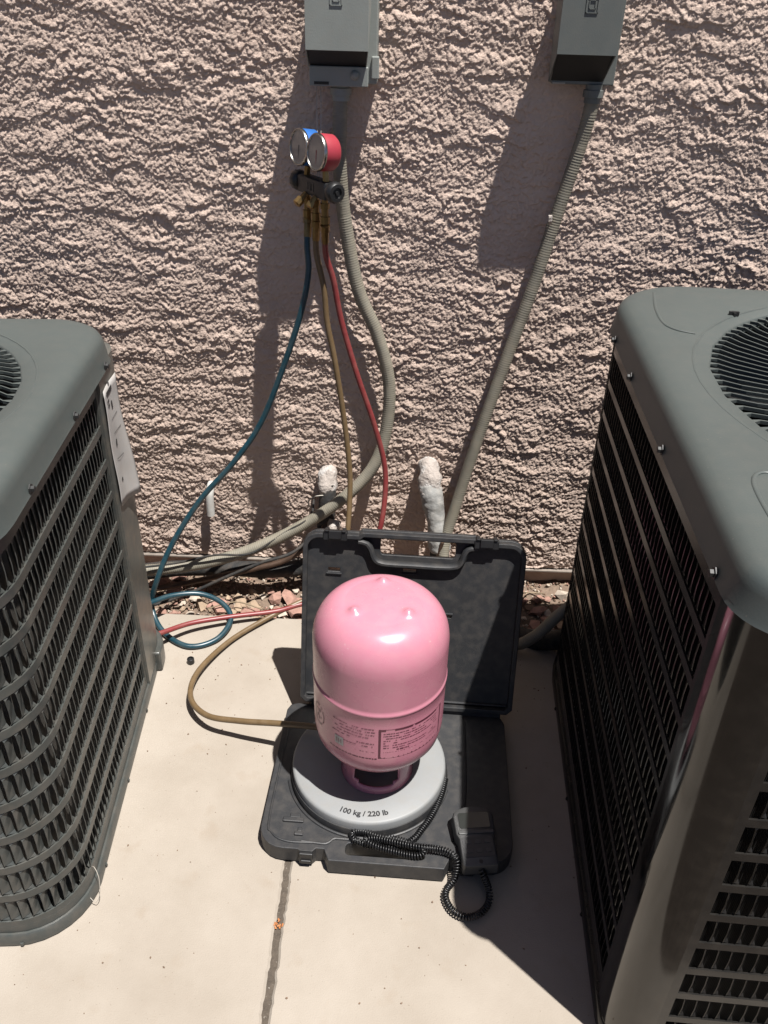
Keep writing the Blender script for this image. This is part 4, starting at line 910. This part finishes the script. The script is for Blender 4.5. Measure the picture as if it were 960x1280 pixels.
cp = [(0.116, -0.755, 0.046), (0.107, -0.795, 0.046), (0.088, -0.842, 0.046), (0.070, -0.872, 0.046), (0.056, -0.892, 0.046), (0.030, -0.908, 0.044), (-0.015, -0.908, 0.043), (-0.046, -0.900, 0.044), (-0.056, -0.888, 0.046), (-0.040, -0.882, 0.047), (-0.005, -0.893, 0.049), (0.030, -0.899, 0.050), (0.062, -0.910, 0.048), (0.074, -0.920, 0.046), (0.060, -0.926, 0.045), (0.025, -0.921, 0.046), (-0.012, -0.914, 0.051), (-0.030, -0.905, 0.055), (-0.010, -0.902, 0.056), (0.03, -0.910, 0.056), (0.065, -0.915, 0.055),
      (0.092, -0.914, 0.051), (0.115, -0.918, 0.050), (0.131, -0.930, 0.044), (0.128, -0.950, 0.022), (0.116, -0.962, 0.011), (0.112, -0.980, 0.010), (0.124, -1.003, 0.010), (0.146, -1.013, 0.010), (0.170, -1.006, 0.011), (0.186, -0.985, 0.012), (0.186, -0.965, 0.020), (0.176, -0.955, 0.042), (0.172, -0.948, 0.048)]
P = helix(cp, 0.0052, 0.0047, 12); c0 = Vector(cp[0])
b = MB(); b.tube([p - c0 for p in P], 0.00145, 5); cordo = b.build('coiled_cord', 'cord', None, smooth=True, angle=80); cordo.location = c0
tag(cordo, 'black coiled cord from the scale plate looping over the case front', 'cord')

# ------------------------------------------------------------------ small litter
b = MB(); b.lathe([(0.0078, 0), (0.0085, 0.002), (0.0082, 0.013), (0.0068, 0.0145), (0.0055, 0.0146), (0.005, 0.011)], 14); o = b.build('valve_cap', 'blackp', None, smooth=True); o.location = (-0.458, -0.418, 0.0)
tag(o, 'tiny black valve cap standing on the slab below the blue hose', 'cap')
b = MB(); rg = random.Random(2)
for k in range(16):
    x, y = rg.gauss(0, 0.0045), rg.gauss(0, 0.004); s_ = rg.uniform(0.0012, 0.0026)
    b.x = Matrix.Translation((x, y, s_ * 0.6)) @ Matrix.Rotation(rg.uniform(0, 3), 4, 'Z') @ Matrix.Rotation(rg.uniform(0, 3), 4, 'X'); b.box(-s_, s_, -s_ * .6, s_ * .6, -s_ * .5, s_ * .5)
o = b.build('crumbs', 'orange'); o.location = (-0.173, -1.034, -0.003); tag(o, 'small clump of orange crumbs in the expansion joint', 'crumbs')
for k, (pts, lab) in enumerate([([(0.30, -0.06, -0.03), (0.345, -0.085, -0.012), (0.40, -0.075, -0.02)], 'dry twig on the gravel right of the open case'),
                               ([(0.33, -0.12, -0.03), (0.36, -0.10, -0.005), (0.41, -0.13, -0.02)], 'bent dry twig on the gravel near the right unit'),
                               ([(-0.47, -0.19, -0.025), (-0.40, -0.175, -0.012), (-0.33, -0.19, -0.02)], 'dry twig lying on the gravel under the conduit')]):
    cable('twig', pts, 0.0018, 'twig', lab, 'twig', 5, 0.008)
cable('loose_wire', [(-0.49, -0.985, 0.06), (-0.483, -0.99, 0.066), (-0.474, -1.0, 0.055), (-0.472, -1.012, 0.03), (-0.478, -1.02, 0.014), (-0.49, -1.015, 0.02), (-0.50, -1.008, 0.028)], 0.0006, 'wire', 'fine pale wire strand at the base corner of the left unit', 'wire', 5)

b = MB(); rg = random.Random(21)
for i in range(420):
    s_ = rg.choice([0.0006, 0.0008, 0.001, 0.0013, 0.002]); x = rg.uniform(-0.62, 0.5); y = -0.25 - abs(rg.gauss(0, 0.22)) if i % 2 else rg.uniform(-1.3, -0.25)
    if y < -1.36: continue
    q = Quaternion((rg.gauss(0, 1), rg.gauss(0, 1), rg.gauss(0, 1), rg.gauss(0, 1))).normalized(); c = Vector((x, y, s_ * 0.5))
    vs = [c + q @ (Vector(p) * s_) for p in ((1.3, 0, 0), (-1.2, .2, 0), (0, 1, .1), (.1, -1, 0), (0, 0, .8), (.2, 0, -.8))]
    b.add(vs, [(0, 2, 4), (2, 1, 4), (1, 3, 4), (3, 0, 4), (2, 0, 5), (1, 2, 5), (3, 1, 5), (0, 3, 5)])
o = b.build('grit', STONES[3]); o['kind'] = 'stuff'
